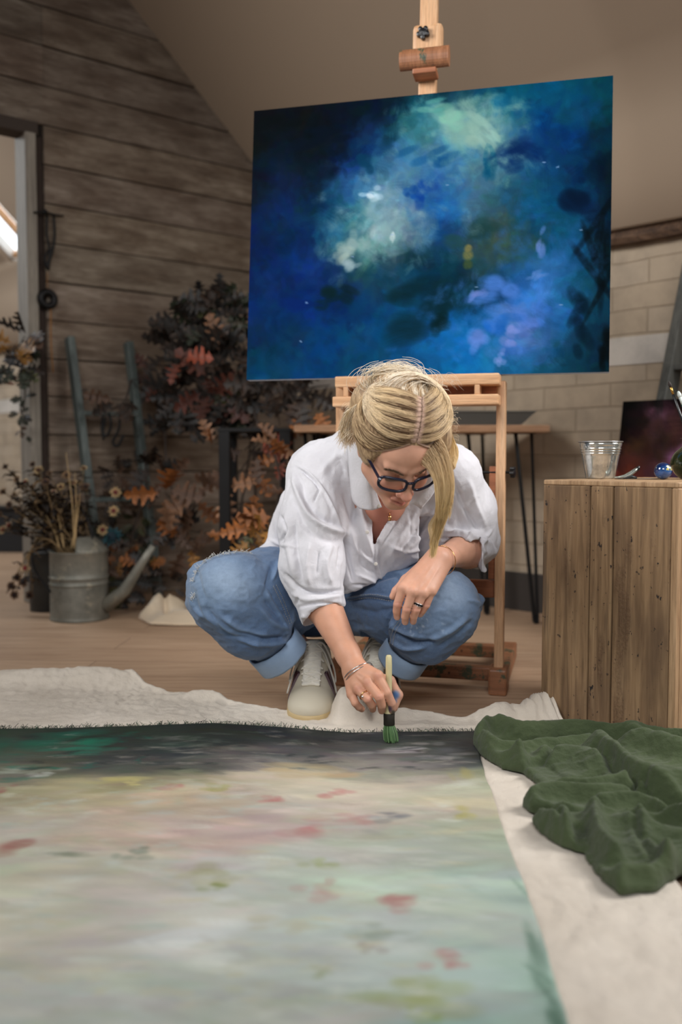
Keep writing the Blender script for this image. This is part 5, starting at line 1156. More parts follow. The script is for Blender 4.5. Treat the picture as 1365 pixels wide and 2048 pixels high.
NJ = vnormals(V, F); M_STITCH = plain('pale_stitching', (176,172,160), .8)
seams = [drape(s, V, NJ) for s in ([(696,1195),(740,1189),(790,1196)],[(696,1201),(740,1195),(786,1202)],[(546,1172),(562,1205),(580,1250)],[(552,1170),(568,1203),(584,1248)],[(800,1240),(786,1262),(780,1290)],[(806,1242),(792,1264),(786,1290)])]
its = []
for s in seams:
    for i in range(0, len(s)-1): its.append([s[i], s[i]*.35+s[i+1]*.65])
_n = 0
for s in seams: threads('seam_stitching', its[_n:_n+len(s)-1], .0006, M_STITCH, jeans); _n += len(s)-1
M_FRAY = plain('frayed_white_thread', (214,212,206), .9); its = []; r = random.Random(8)
for line, k_ in (([(386,1165),(398,1138),(425,1116),(470,1106),(505,1106)], 90), ([(384,1200),(392,1190)], 14)):
    s = drape(line, V, NJ, .002, 24)
    its.append(list(s))
    for _ in range(k_):
        p = s[r.randrange(len(s))]; its.append([p, p+np.array([r.uniform(-.006, .003), r.uniform(-.004, .002), r.uniform(-.002, .006)]), p+np.array([r.uniform(-.009, .006), r.uniform(-.006, .002), r.uniform(-.006, .009)])])
threads('frayed_edge', its, .0005, M_FRAY, jeans)

# ---- shoes
M_SUEDE = plain('cream_leather', (204,195,174), .6); M_GUM = plain('gum_rubber', (196,172,126), .5); M_LACE = plain('cream_lace', (232,226,212), .85); M_MAROON = plain('maroon_leather', (64,26,34), .55); M_LIN = plain('dark_lining', (30,28,36), .8)
def lift(v, L):
    t = np.clip((v[..., 1]-.075)/.17, 0, 1); v = v.copy(); v[..., 2] += L*(t*t*(3-2*t)); return v
def shoe(toe, heel, L, K=1.16):
    toe = np.array([*toe, 0.0]); hd = np.array([*heel, 0.0])-toe; hd /= np.linalg.norm(hd); sx = np.array([hd[1], -hd[0], 0])   # local x, y back along foot, z up
    T = lambda v: toe+K*lift(np.asarray(v, float), L) @ np.stack([sx, hd, [0,0,1.0]])
    S = SDF((-.07, -.02, -.005), (.07, .28, .16), .0022)
    S.ell((0, .045, .030), (.045, .048, .030), None, .01); S.ell((.001, .085, .034), (.050, .06, .036), None, .02); S.cone((0, .12, .052), .040, (0, .165, .080), .034, .02)
    S.cone((0, .15, .045), .038, (0, .22, .045), .034, .02); S.cone((0, .165, .085), .034, (0, .222, .078), .032, .02)
    S.cut((0, .20, .105), (0, .35, 1)); S.cut((0, 0, .012), (0, 0, -1))
    S.cone((0, .185, .06), .027, (0, .19, .16), .030, .004, '-')
    V, F = S.surface(); V = vsmooth(V, F, 3, .5); up = mesh_obj('shoe', T(V), F, M_SUEDE); attach(up); SV = V.copy()
    def tz(x, y):
        m_ = (np.abs(SV[:,0]-x) < .004) & (np.abs(SV[:,1]-y) < .004); return SV[m_, 2].max() if m_.any() else .05
    def sx_(y, z, sg):
        m_ = (np.abs(SV[:,1]-y) < .005) & (np.abs(SV[:,2]-z) < .005) & (SV[:,0]*sg > 0); return np.abs(SV[m_, 0]).max() if m_.any() else .03
    S = SDF((-.07, -.02, -.006), (.07, .28, .05), .0022)
    S.ell((0, .050, .016), (.0495, .055, .030), None, .01); S.cone((.001, .07, .012), .050, (.001, .10, .012), .050, .01, flat=None); S.cone((0, .10, .012), .048, (0, .225, .012), .037, .02)
    S.cut((0, 0, .024), (0, -.10, 1)); S.cut((0, 0, .0015), (0, 0, -1))
    V, F = S.surface(); V = vsmooth(V, F, 2, .5); child(mesh_obj('sole', T(V), F, M_GUM), up)
    zt = lambda y: .070+(y-.09)*.62 if y < .165 else .1165
    # tongue, eyestay, laces
    g = [[(x, y, (tz(x, y) if y < .158 else tz(x, .152)+(y-.152)*.95)+.0015) for x in np.linspace(-.019, .019, 5)] for y in (.066, .082, .098, .114, .130, .146, .158)]
    g = [[tuple(p) for p in T(np.array(r_))] for r_ in g]; child(sheet('tongue', g, M_LACE, None, .004, 3, 3, px=False), up)
    for k in range(6):
        y = .066+.0150*k; w = .0165+.0014*k; pts = [(x, y+.002*math.sin(abs(x)*180), tz(x, y)+.0045) for x in (-w-.003, -w*.6, 0, w*.6, w+.003)]
        mb = MB(); mb.tube(T(catmull(pts, 5)), .0022, 8); child(mb.build('lace', M_LACE, None, smooth=True), up)
        if k < 5:
            for sg in (-1, 1):
                pts = [(sg*w*(1-2*t_), y+.0150*t_, tz(sg*w*(1-2*t_), y+.0150*t_)+.0045) for t_ in (0, .3, .6, 1)]; mb = MB(); mb.tube(T(catmull(pts, 4)), .0020, 8); child(mb.build('lace', M_LACE, None, smooth=True), up)
    for sg in (-1, 1):
        pts = catmull([(sg*.004, .150, tz(0, .150)+.006), (sg*.024, .148, tz(sg*.022, .148)+.010), (sg*.046, .138, .078), (sg*.050, .122, .056), (sg*.038, .130, .080), (sg*.010, .150, tz(0, .150)+.006)], 6); mb = MB(); mb.tube(T(pts), .0022, 8)
        pts = catmull([(sg*.004, .150, tz(0, .150)+.008), (sg*.026, .136, tz(sg*.024, .136)+.008), (sg*.046, .118, .064), (sg*.054, .104, .040)], 6); mb.tube(T(pts), .0022, 8); child(mb.build('lace_bow', M_LACE, None, smooth=True), up)
        for k in range(3):
            y = .074+.024*k; mb = MB(); sec = []
            for z in np.linspace(.028, .082, 6): sec.append((z, y+(z-.024)*.6))
            V = []
            for z, yy in sec: V += [(sg*(sx_(yy, z, sg)+.0012), yy, z), (sg*(sx_(yy+.011, z, sg)+.0012), yy+.011, z), (sg*(sx_(yy, z, sg)-.004), yy, z), (sg*(sx_(yy+.011, z, sg)-.004), yy+.011, z)]
            F = []
            for i in range(5): b = i*4; F += [(b, b+1, b+5, b+4), (b+2, b+6, b+7, b+3), (b, b+4, b+6, b+2), (b+1, b+3, b+7, b+5)]
            mb.raw(T(np.array(V)), F); child(mb.build('side_stripe', M_MAROON, None, smooth=False), up)
    a = np.linspace(-.62*math.pi, .62*math.pi, 26); pts = [(math.sin(t)*.031, .190+math.cos(t)*.036, .100-.35*(.19+math.cos(t)*.036-.20)) for t in a]
    mb = MB(); mb.tube(T(np.array(pts)), .0042, 8); child(mb.build('collar_lining', M_LIN, None, smooth=True), up)
    return up
shoe((-0.078, 2.178), (-0.068, 2.43), .045); shoe((0.066, 2.255), (0.120, 2.50), .040)

# ---- glasses
M_FRAME = plain('navy_acetate', (26,28,48), .22); n = N('spectacle_glass'); n.set(Roughness=.02, Transmission_Weight=1.0, IOR=1.02, Alpha=.16, Specular_IOR_Level=.8); n.col((240,244,255)); M_LENS = n.m
gl = None; rims = []
mb = MB()
def rim(s, n_=40, w=.0265, h=.0175):
    out = []
    for t in np.linspace(0, 2*math.pi, n_+1):
        c_, s_ = math.cos(t), math.sin(t); x = w*np.sign(c_)*abs(c_)**.62; z = h*np.sign(s_)*abs(s_)**.66; out.append(Hd(s*.0345+x, .108-.35*(abs(s*.0345+x)**2)/.07*1.0+.004, -.002+z))
    return np.array(out)
for s in (-1, 1): mb.tube(rim(s), .0028, 8, cap=False)
for s in (-1, 1): mb.tube(rim(s, 40, .0275, .0185), .0026, 8, cap=False)
mb.tube([Hd(-.0085, .111, .004), Hd(0, .114, .007), Hd(.0085, .111, .004)], .0030, 8)
gl = attach(mb.build('glasses', M_FRAME, None, smooth=True))
for s in (-1, 1):
    R_ = rim(s); c_ = R_[:-1].mean(0); mb = MB(); mb.raw(np.vstack([R_[:-1], c_]), [(i, (i+1) % 40, 40) for i in range(40)]); child(mb.build('lens', M_LENS, None, smooth=True), gl)
    mb = MB(); mb.bar(Hd(s*.0625, .097, .008), Hd(s*.075, .012, .006), .0055, .0022, HU); mb.tube([Hd(s*.060, .100, .008), Hd(s*.064, .096, .008)], .0040, 8); child(mb.build('temple', M_FRAME, None, smooth=False), gl)
# ---- brows and lashes
r = random.Random(2); M_BROW = plain('brown_hair', (96,74,54), .7)
for s in (-1, 1):
    items = []
    for _ in range(110):
        t = r.random(); b = np.array([s*(.014+.034*t), .1025-.017*t, .0195+.005*math.sin(t*2.6)+r.uniform(-.0025, .0025)]); d = np.array([s*.006, -.001, .0022+r.uniform(-.001, .001)]); items.append([Hd(*b), Hd(*(b+d*.5+np.array([0,.0012,0]))), Hd(*(b+d))])
    threads('eyebrow', items, .00032, M_BROW, woman); items = []
    for k in range(34):
        t = k/33; a_ = (t-.5)*2; b = np.array([s*.031+a_*.0125, .0835-.003*a_*a_, -.0095+.003*a_*a_]); items.append([Hd(*b), Hd(*(b+np.array([a_*.001, .004, -.0015]))), Hd(*(b+np.array([a_*.0025, .007, -.0005])))])
    threads('eyelashes', items, .00032, M_BROW, woman)
for o in list(woman.children):
    if o.name.startswith('eye'): o.matrix_parent_inverse = Matrix.Translation(-Vector(woman.location))
# ---- jewellery
M_GOLD = plain('gold', (214,164,110), .2, 1.0); M_SILV = plain('silver', (214,214,214), .2, 1.0); M_DKR = plain('dark_ring', (40,38,40), .3, .9)
def ringtube(name, c_, axis, r_, rad, mat, label=None, nn_=48, ell_=None):
    axis = axis/np.linalg.norm(axis); u = np.cross(axis, [0.2,0,1.0]); u /= np.linalg.norm(u); v = np.cross(axis, u); a = np.linspace(0, 2*math.pi, nn_+1)
    e = (1, 1) if ell_ is None else ell_; mb = MB(); mb.tube([c_+u*math.cos(t)*r_*e[0]+v*math.sin(t)*r_*e[1] for t in a], rad, 8, cap=False); o = mb.build(name, mat, None, smooth=True); attach(o)
    if label: o['label'] = label
    return o
axw = wrR[0]-elR[0]
ringtube('bracelet', P(717,1344,2.050), axw+np.array([.03,0,-.03]), .0350, .0012, M_SILV, 'silver bracelet'); ringtube('bracelet', P(720,1349,2.046), axw+np.array([.03,0,-.02]), .0352, .0012, M_SILV)
ringtube('bracelet', P(886,1121,2.155), (wrL[0]-elL[0])+np.array([-.05,0,.0]), .0345, .0010, M_GOLD, 'thin rose gold bracelet')
def on(f, i, t): a = q(*f[i]); b = q(*f[i+1]); return a[0]*(1-t)+b[0]*t, a[1]*(1-t)+b[1]*t, b[0]-a[0]
c_, r_, ax_ = on(hand_r['ring'], 0, .62); ringtube('ring', c_, ax_, r_+.0004, .0014, M_GOLD, 'gold ring'); 
mb = MB(); mb.lathe([(0,-.003),(.0028,-.001),(.0028,.001),(0,.003)], c_+np.array([-.004,-r_-.001,0]), 12); attach(mb.build('ring_stone', M_SILV, None, smooth=True))
c_, r_, ax_ = on(hand_l['ring'], 0, .60); ringtube('ring', c_, ax_, r_+.0005, .0011, M_SILV); ringtube('ring', c_+ax_/np.linalg.norm(ax_)*.0026, ax_, r_+.0005, .0014, M_DKR, 'dark ring'); ringtube('ring', c_+ax_/np.linalg.norm(ax_)*.0052, ax_, r_+.0004, .0009, M_SILV)
mb = MB(); ch = catmull([P(745,968,2.19), P(762,1004,2.215), P(779,1026,2.222), P(788,1008,2.222), P(797,985,2.22)], 8); mb.tube(ch, .0006, 6); nk = attach(mb.build('necklace', M_GOLD, None, smooth=True))
mb = MB(); mb.tube([P(779,1026,2.222), P(780,1030,2.218)], .001, 6); mb.tube([P(780,1029,2.218), P(780,1035,2.216), P(780,1042,2.216)], [.0022, .0048, .0035], 10); child(mb.build('pendant', M_GOLD, None, smooth=True), nk)

# ---- the brush in her hand
tipb = Fz(779, 1480, ZC+.004); top = P(778, 1310, tipb[1]+.012); d = top-tipb; Lb = np.linalg.norm(d); d /= Lb
br_ = empty('paintbrush', 'round decorating brush loaded with green paint held upright in her hand', 'paintbrush', tipb)
at = lambda py_: tipb+d*((1480-py_)/170*Lb)
mb = MB(); mb.tube([at(1430), at(1425), at(1418), at(1400), at(1360), at(1330), at(1314), at(1310)], [.0118, .0118, .0085, .0066, .0070, .0072, .0068, .0045], 18); mb.build('handle', plain('bare_wood_handle', (206,196,150), .5), br_, smooth=True)
mb = MB(); mb.tube([at(1426), at(1427), at(1438), at(1449), at(1450)], [.0118, .0126, .0124, .0126, .0118], 28); mb.build('ferrule', plain('dark_binding', (44,40,32), .6, .3), br_, smooth=True)
r = random.Random(6); V = []; F = []; nv_ = 0; Cc = []
for i in range(420):
    a_ = r.random()*6.283; k_ = math.sqrt(r.random()); b = at(1449)+np.array([math.cos(a_), math.sin(a_), 0])*.0108*k_; e_ = at(1478)+np.array([math.cos(a_), math.sin(a_), 0])*(.0135*k_+.003)+np.array([.004, -.002, 0]); e_[2] = ZC+.0015+r.random()*.006
    v, f = tube_geo(catmull([b, (b+e_)/2+np.array([math.cos(a_), math.sin(a_), 0])*.002*k_, e_], 3), .0007, 4); V.append(v); F += [tuple(x+nv_ for x in t) for t in f]; nv_ += len(v)
    Cc.append(np.tile(lin([(72,104,60),(96,132,84),(56,88,50),(120,150,104)][r.randrange(4)]), (len(v), 1)))
o = mesh_obj('bristles', np.concatenate(V), F, attr_mat('painted_bristle', .6), None, False, np.concatenate(Cc)); par(o, br_)

# ---- hair
OC = np.array([.003, -.014, .036]); HRAD = np.array([.090, .102, .094])
def hsurf(dir_, off=0.0):
    dir_ = dir_/np.linalg.norm(dir_, axis=-1, keepdims=True); t = 1/np.sqrt((dir_**2/(HRAD+0.0)**2).sum(-1, keepdims=True)); return OC+dir_*(t+off)
S = SDF(HC-.17, HC+.19, .0028)
S.ell(Hd(*OC), HRAD*.985, HR, 0); pc = Hd(0, .078, .060); S.cut(pc, HF*.80-HU*.60); 
BUN = np.array([-.022, -.066, .104])
S.chain([(P(838,792,1.99), .030), (P(808,772,1.995), .031), (P(772,774,1.995), .034), (P(738,800,2.01), .034), (P(718,836,2.03), .027)], .02)
S.ell(Hd(-.064,-.004,.004), (.013,.046,.040), HR, .02); S.ell(Hd(.080,.004,.030), (.029,.060,.062), HR, .02)
V, F = S.surface(); V = vsmooth(V, F, 3, .5)
n = N('hair_mass'); g = n.noise(n.coord('Object', (60,60,8)), 3, 4); n.col(n.ramp(g, [(0.3, (120,92,66)), (0.7, (206,176,136))])); n.set(Roughness=.6); n.bump(g, .5, .003)
hair = attach(mesh_obj('hair', V, F, n.m))
rg_ = np.random.default_rng(4); paths = []; cols_ = []; rads = []
DARK = np.array([86,62,42.]); MIDC = np.array([176,142,102.]); BLON = np.array([240,212,168.]); PALE = np.array([250,238,218.])  # PALE also puts the crown's backlight into the strand colour
def add(pts, c0, c1, rad, m=18):
    p = catmull(pts, 6); ww = np.linspace(0, 1, len(p)); ph1, ph2 = rg_.uniform(0, 6.28, 2); p = p+(np.sin(ww*rg_.uniform(6, 14)+ph1)*.0010*np.minimum(1, ww*4))[:, None]*HX+(np.sin(ww*rg_.uniform(5, 12)+ph2)*.0009*np.minimum(1, ww*4))[:, None]*HU; idx = np.linspace(0, len(p)-1, m); i = idx.astype(int); i2 = np.minimum(i+1, len(p)-1); f = (idx-i)[:, None]; p = p[i]*(1-f)+p[i2]*f
    t = np.linspace(0, 1, m)[:, None]; paths.append(p); cols_.append(c0*(1-t)+c1*t); rads.append(rad*np.clip(np.minimum(1, (1-t[:,0])*6+.3), 0, 1))
def part(t):  # parting line, from the hairline over the crown
    return np.array([.004+.026*t, .074-.082*t, .086+.045*min(t, .8)])-OC
ROOT = np.array([196,164,146.])
def add3(pts, c0, c1, c2, rad, m=20):
    add(pts, c0, c1, rad, m); t = np.linspace(0, 1, m)[:, None]; a_ = np.clip(t/.35, 0, 1); b_ = np.clip((t-.35)/.5, 0, 1); c_ = c0*(1-a_)+c1*a_; c_ = c_*(1-b_)+c2*b_
    r_ = np.clip(1-t/.05, 0, 1); cols_[-1] = c_*(1-r_)+ROOT*r_
for i in range(3400):
    side = -1 if rg_.random() < .52 else 1
    t = rg_.random()**1.05; d0 = part(t)/np.linalg.norm(part(t)); d0 = d0+np.array([side*.035, 0, 0])+rg_.normal(size=3)*.014
    kl = (math.sin(t*31+side*1.3)+.7*math.sin(t*67+side)+.5*math.sin(t*131))/2.2
    wd = 0 if side < 0 else .016
    if side < 0: d1 = np.array([-1.0, .60-1.15*t, .30+.30*t]); d2 = np.array([-.80, -.70, .60+.2*t])
    else: d1 = np.array([1.0, .55-1.1*t, .30+.25*t]); d2 = np.array([.70, -.85, .55+.2*t])
    d3 = (BUN-OC)+rg_.normal(size=3)*.014
    d1 = d1/np.linalg.norm(d1)+rg_.normal(size=3)*.045; d2 = d2/np.linalg.norm(d2)+rg_.normal(size=3)*.05; d3 = d3/np.linalg.norm(d3)
    lf = rg_.random(); pts = np.array([hsurf(d0*(1-a_)**3+3*d1*a_*(1-a_)**2+3*d2*a_*a_*(1-a_)+d3*a_**3, .001+wd*math.sin(math.pi*a_)+.006*lf*math.sin(math.pi*a_)+.0035*math.sin(math.pi*a_)*(1+kl)+(.001*math.sin(a_*19+t*60))) for a_ in (0, .1, .22, .36, .52, .7, .86, 1)])
    lt = np.clip(.44+.95*kl+rg_.normal()*.30+(.22 if side > 0 else 0)+(.30*t), 0, 1); tip = MIDC*(1-lt)+PALE*lt; mid = DARK*(1-lt)+BLON*lt; rt = DARK*(1-.6*lt)+BLON*.6*lt
    add3(HC+pts @ HR.T, rt, mid, tip, .0005)
for i in range(1200):   # temples and forehead edge, swept back
    side = -1 if i % 2 else 1; t = rg_.random(); h0 = np.array([side*(.008+.070*t), .082-.040*t-.02*t*t, .086-.062*t])-OC; h0 /= np.linalg.norm(h0)
    d1 = np.array([side*1.15, .35-.35*t, .20-.3*t]); d2 = np.array([side*.8, -.7, .3]); d3 = (BUN-OC)/np.linalg.norm(BUN-OC)
    pts = np.array([hsurf(h0*(1-a_)**3+3*d1*a_*(1-a_)**2+3*d2*a_*a_*(1-a_)+d3*a_**3, .002+.007*math.sin(math.pi*a_)*rg_.random()) for a_ in (0, .1, .25, .45, .7, 1)])
    l_ = rg_.random(); add3(HC+pts @ HR.T, DARK*.9 if l_ < .6 else MIDC, DARK*(1-l_)+BLON*l_, MIDC*(1-l_)+BLON*l_, .0005)
# gathered hair: over the crown, into the loose knot and down on her right
for i in range(2600):
    a_ = rg_.uniform(0, 6.28); k_ = .45+.6*math.sqrt(rg_.random()); o1 = np.array([0, math.cos(a_), math.sin(a_)])*k_; o2 = np.array([math.cos(a_)*.7, math.cos(a_+1)*.6, math.sin(a_)])*k_; o3 = np.array([math.sin(a_), math.cos(a_), math.sin(a_)*.4])*k_
    s0 = P(852+rg_.normal()*16, 792+rg_.normal()*8, 1.98)+o1*.020; full = [s0, P(826,776,1.985)+o1*.030, P(796,766,1.99)+o1*.033, P(760,778,1.99)+o2*.036, P(734,806,2.005)+o3*.036, P(716+rg_.normal()*5,842,2.03)+o3*.028, P(706+rg_.normal()*10, 872+rg_.normal()*10, 2.06)+o3*.016]
    b_ = rg_.integers(0, 3); e_ = 7 if rg_.random() < .7 else rg_.integers(b_+4, 8); full = [p+rg_.normal(size=3)*.0018 for p in full[b_:e_]]
    pl = rg_.random(); c_ = BLON*(1-pl)+PALE*pl; dk = (MIDC*.95 if math.sin(a_*5) > .55 and pl < .6 else c_); add(full, dk*.92, c_, .0005)
for i in range(1300):   # back of the crown combed up into the knot
    xs = rg_.uniform(-1, 1); d0 = np.array([.012+.080*xs, .012-.03*rg_.random(), .10]); d0 /= np.linalg.norm(d0); s0 = HC+HR @ hsurf(d0, .001); e0 = P(796+rg_.normal()*16-xs*4, 762+rg_.normal()*6, 1.985); mp = (s0+e0)/2+np.array([.010*xs, -.012*rg_.random(), .014+.008*rg_.random()])
    l_ = np.clip(.55+.5*math.sin(xs*21)+rg_.normal()*.2, 0, 1); add([s0, s0*.6+mp*.4+np.array([0,0,.002]), mp, e0], MIDC*(1-l_)+PALE*l_, BLON*(1-l_)+PALE*l_, .0005)
for i in range(260):   # loose turns of the knot
    a0 = rg_.uniform(0, 6.28); R0 = .018+.018*rg_.random(); th = rg_.uniform(-.6, .6); cx_ = P(790+rg_.normal()*22, 764+rg_.normal()*6, 1.985)
    pts = [cx_+np.array([math.cos(a0+s_)*R0*1.5, math.sin(a0+s_)*R0*math.sin(th)-.012, math.sin(a0+s_)*R0]) for s_ in np.linspace(0, 2.4, 6)]; add(pts, PALE, BLON if rg_.random() < .4 else PALE, .00042)
# fringe falling forward on her left, ending in one long lock
for i in range(1700):
    w_ = rg_.uniform(-1, 1); t = abs(rg_.normal()*.22); long_ = rg_.random() < .34; s0 = HC+HR @ (hsurf(part(min(t, .6))+np.array([.006, 0, 0]), .002)); j = rg_.normal(size=3)*.0022
    pts = [s0, P(848+w_*16, 897-t*60-w_*8, 1.862)+j, P(874+w_*20, 922-t*30-w_*10, 1.850)+j, P(888+w_*17, 960, 1.848)+j, P(889+w_*14, 1000, 1.865)+j]
    if long_: pts += [P(882+w_*10, 1035, 1.90)+j, P(872+w_*6, 1070+rg_.uniform(-8, 8), 1.94)+j, P(866+w_*3+rg_.normal()*2, 1097+rg_.uniform(-30, 20), 1.96)+j]
    elif rg_.random() < .45: pts = pts[:3]+[P(902+w_*5, 935, 1.88)+j, P(907+rg_.normal()*3, 905, 1.93)+j, P(900, 870, 1.98)+j]
    else: pts += [P(886+w_*12, 1030+rg_.uniform(-20, 10), 1.89)+j]
    l_ = .5+.5*math.sin(w_*14+1)*.8+rg_.normal()*.2; l_ = min(max(l_, 0), 1); add3(pts, DARK*(1-l_)+BLON*l_, MIDC*(1-l_)+BLON*l_, BLON*(.92+.1*l_)*np.array([1, .98, .9]), .0005, 24)
for i in range(130):  # curl of the lock turning out to the left
    w_ = rg_.normal()*.4; pts = [P(892+w_*10, 990, 1.865), P(884+w_*8, 1020, 1.88), P(872+w_*6, 1036, 1.90), P(862+w_*4, 1050, 1.92), P(864+w_*5, 1068, 1.93), P(872+w_*4, 1090, 1.95)]; add(pts, BLON, BLON, .00045)
# flyaways
for i in range(70):
    s0 = P(815+rg_.normal()*18, 752+rg_.normal()*5, 1.985); k_ = rg_.uniform(.4, 1); add([s0, s0+np.array([-.018*k_, 0, .026*k_]), s0+np.array([-.055*k_, 0, .024*k_]), s0+np.array([-.085*k_, 0, -.004]), s0+np.array([-.10*k_, 0, -.03*k_-.01])], PALE, PALE, .00022)
for i in range(60):
    s0 = P(840+rg_.normal()*26, 764+rg_.normal()*5, 1.98); k_ = rg_.uniform(.2, 1); add([s0, s0+np.array([.012*k_, 0, .014*k_]), s0+np.array([.035*k_, 0, .010*k_]), s0+np.array([.055*k_, 0, -.008])], PALE, PALE, .0002)
for i in range(150):
    s0 = P(712+rg_.normal()*8, rg_.uniform(800, 868), 2.02); L = rg_.uniform(.006, .022); dd_ = np.array([-L, rg_.normal()*.004, -L*.5+rg_.normal()*.006]); add([s0, s0+dd_*.5+np.array([0, 0, .002]), s0+dd_, s0+dd_*1.2+np.array([0,0,-.005])], BLON, PALE, .00022)
for i in range(50):
    s0 = P(902+rg_.normal()*3, rg_.uniform(820, 880), 1.96); L = rg_.uniform(.006, .016); dd_ = np.array([L, rg_.normal()*.003, rg_.normal()*.006]); add([s0, s0+dd_*.5, s0+dd_, s0+dd_*1.15+np.array([0,0,-.004])], BLON, PALE, .0002)
def strands(name, paths, cols, rads, mat, k=3):
    V = []; C = []; F = []; nv_ = 0; ang = np.arange(k)*2*math.pi/k
    for p, c_, r_ in zip(paths, cols, rads):
        m = len(p); T_ = np.gradient(p, axis=0); T_ /= np.linalg.norm(T_, axis=1)[:, None]+1e-9; u = np.cross(T_, [0.31, 0.2, 0.93]); u /= np.linalg.norm(u, axis=1)[:, None]+1e-9; w = np.cross(T_, u)
        V.append((p[:, None]+r_[:, None, None]*(np.cos(ang)[None, :, None]*u[:, None]+np.sin(ang)[None, :, None]*w[:, None])).reshape(-1, 3)); C.append(np.repeat(c_, k, 0))
        i = np.arange(m-1)[:, None]*k; j = np.arange(k)[None]; j2 = (j+1) % k; F.append(np.stack([i+j, i+j2, i+k+j2, i+k+j], -1).reshape(-1, 4)+nv_); nv_ += m*k
    return mesh_obj(name, np.concatenate(V), np.concatenate(F), mat, None, True, lin(np.clip(np.concatenate(C), 0, 255)))
n = N('hair_strand'); a = n.node('ShaderNodeVertexColor', layer_name='Col'); n.col(a.outputs[0]); n.set(Roughness=.42, Specular_IOR_Level=.35)
child(strands('hair_strands', paths, cols_, rads, n.m), hair)
# ================================================================ WATERING CAN, DRIED FLOWERS, OAK BRANCHES
can = empty('watering_can', 'large old zinc watering can filled with dried flowers', 'watering can', (0,0,0))
cb = Fz(160, 1247, 0); CCN = np.array([cb[0], cb[1]+.115, 0]); CCN[0] *= CCN[1]/cb[1]; can.location = CCN; CR = .116; CHH = .275
n = N('old_zinc'); g = n.noise(n.coord('Object'), 9, 6, .65); s2 = n.noise(n.coord('Object'), 16, 5, .75)
c = n.ramp(g, [(0.3, (92,92,84)), (0.6, (134,132,122)), (.8, (156,150,136))]); c = n.mix(n.math('MULTIPLY', n.ramp(s2, [(0.58, BW), (0.68, WH)]), .6), c, L4((176,168,146))); n.col(c); n.set(Metallic=.45, Roughness=.55); n.bump(g, .1, .004); M_OZ = n.m
pf = [(.001, .002), (CR-.003, .002), (CR, .0), (CR+.001, .006), (CR-.002, .012)]
for z in np.linspace(.02, .135, 5): pf.append((CR-.002, z))
for z in (.140, .166): pf += [(CR-.002, z), (CR+.002, z+.003), (CR+.002, z+.006), (CR-.002, z+.009)]
pf += [(CR-.002, .19), (CR-.002, CHH-.006), (CR+.002, CHH-.003), (CR+.001, CHH), (CR-.004, CHH-.001), (CR-.005, .03), (.001, .02)]
mb = MB(); mb.lathe(pf, CCN, 64); mb.build('can_body', M_OZ, can, smooth=True)
V = []; F = []; m = 14   # half cover
for i, a in enumerate(np.linspace(-.45*math.pi, .55*math.pi, 20)):
    for j, t in enumerate(np.linspace(0, 1, m)):
        r_ = CR*(1-t*.62); V.append(CCN+np.array([math.cos(a)*r_, math.sin(a)*r_, CHH+.055*math.sin(t*math.pi/2)]))
F = [(i*m+j, i*m+j+1, (i+1)*m+j+1, (i+1)*m+j) for i in range(19) for j in range(m-1)]
o = mesh_obj('half_cover', V, F, M_OZ); par(o, can); sm = o.modifiers.new('solid', 'SOLIDIFY'); sm.thickness = .0015
YC = CCN[1]
mb = MB(); mb.tube([P(212, 1212, YC-.02), P(250, 1180, YC-.04), P(285, 1125, YC-.06), P(306, 1092, YC-.07)], [.030, .024, .016, .013], 20); mb.build('spout', M_OZ, can, smooth=True)
mb = MB(); mb.tube(catmull([P(103, 1185, YC-.06), P(86, 1165, YC-.05), P(68, 1135, YC-.03), P(66, 1105, YC), P(88, 1100, YC), P(102, 1112, YC)], 6), .0045, 8); mb.build('side_handle', M_IRON, can, smooth=True)
mb = MB(); mb.tube(catmull([P(188, 1105, YC-.03), P(182, 1060, YC-.02), P(166, 1022, YC), P(140, 1008, YC+.03), P(110, 1040, YC+.06), P(104, 1100, YC+.06)], 6), .0040, 8); mb.build('top_handle', M_IRON, can, smooth=True)
pot = empty('flower_pot', 'tall dull zinc pot standing behind the watering can', 'pot', (0,0,0))
pb = Fz(84, 1226, 0); pb = pb*np.array([1,1,0]); pot.location = pb; mb = MB(); mb.lathe([(.001,.001),(.068,.0),(.074,.24),(.079,.245),(.076,.25),(.070,.24),(.064,.01),(.001,.008)], pb+np.array([-.005,.08,0]), 40); mb.build('pot_body', plain('dark_zinc', (78,80,80), .55, .5), pot, smooth=True)

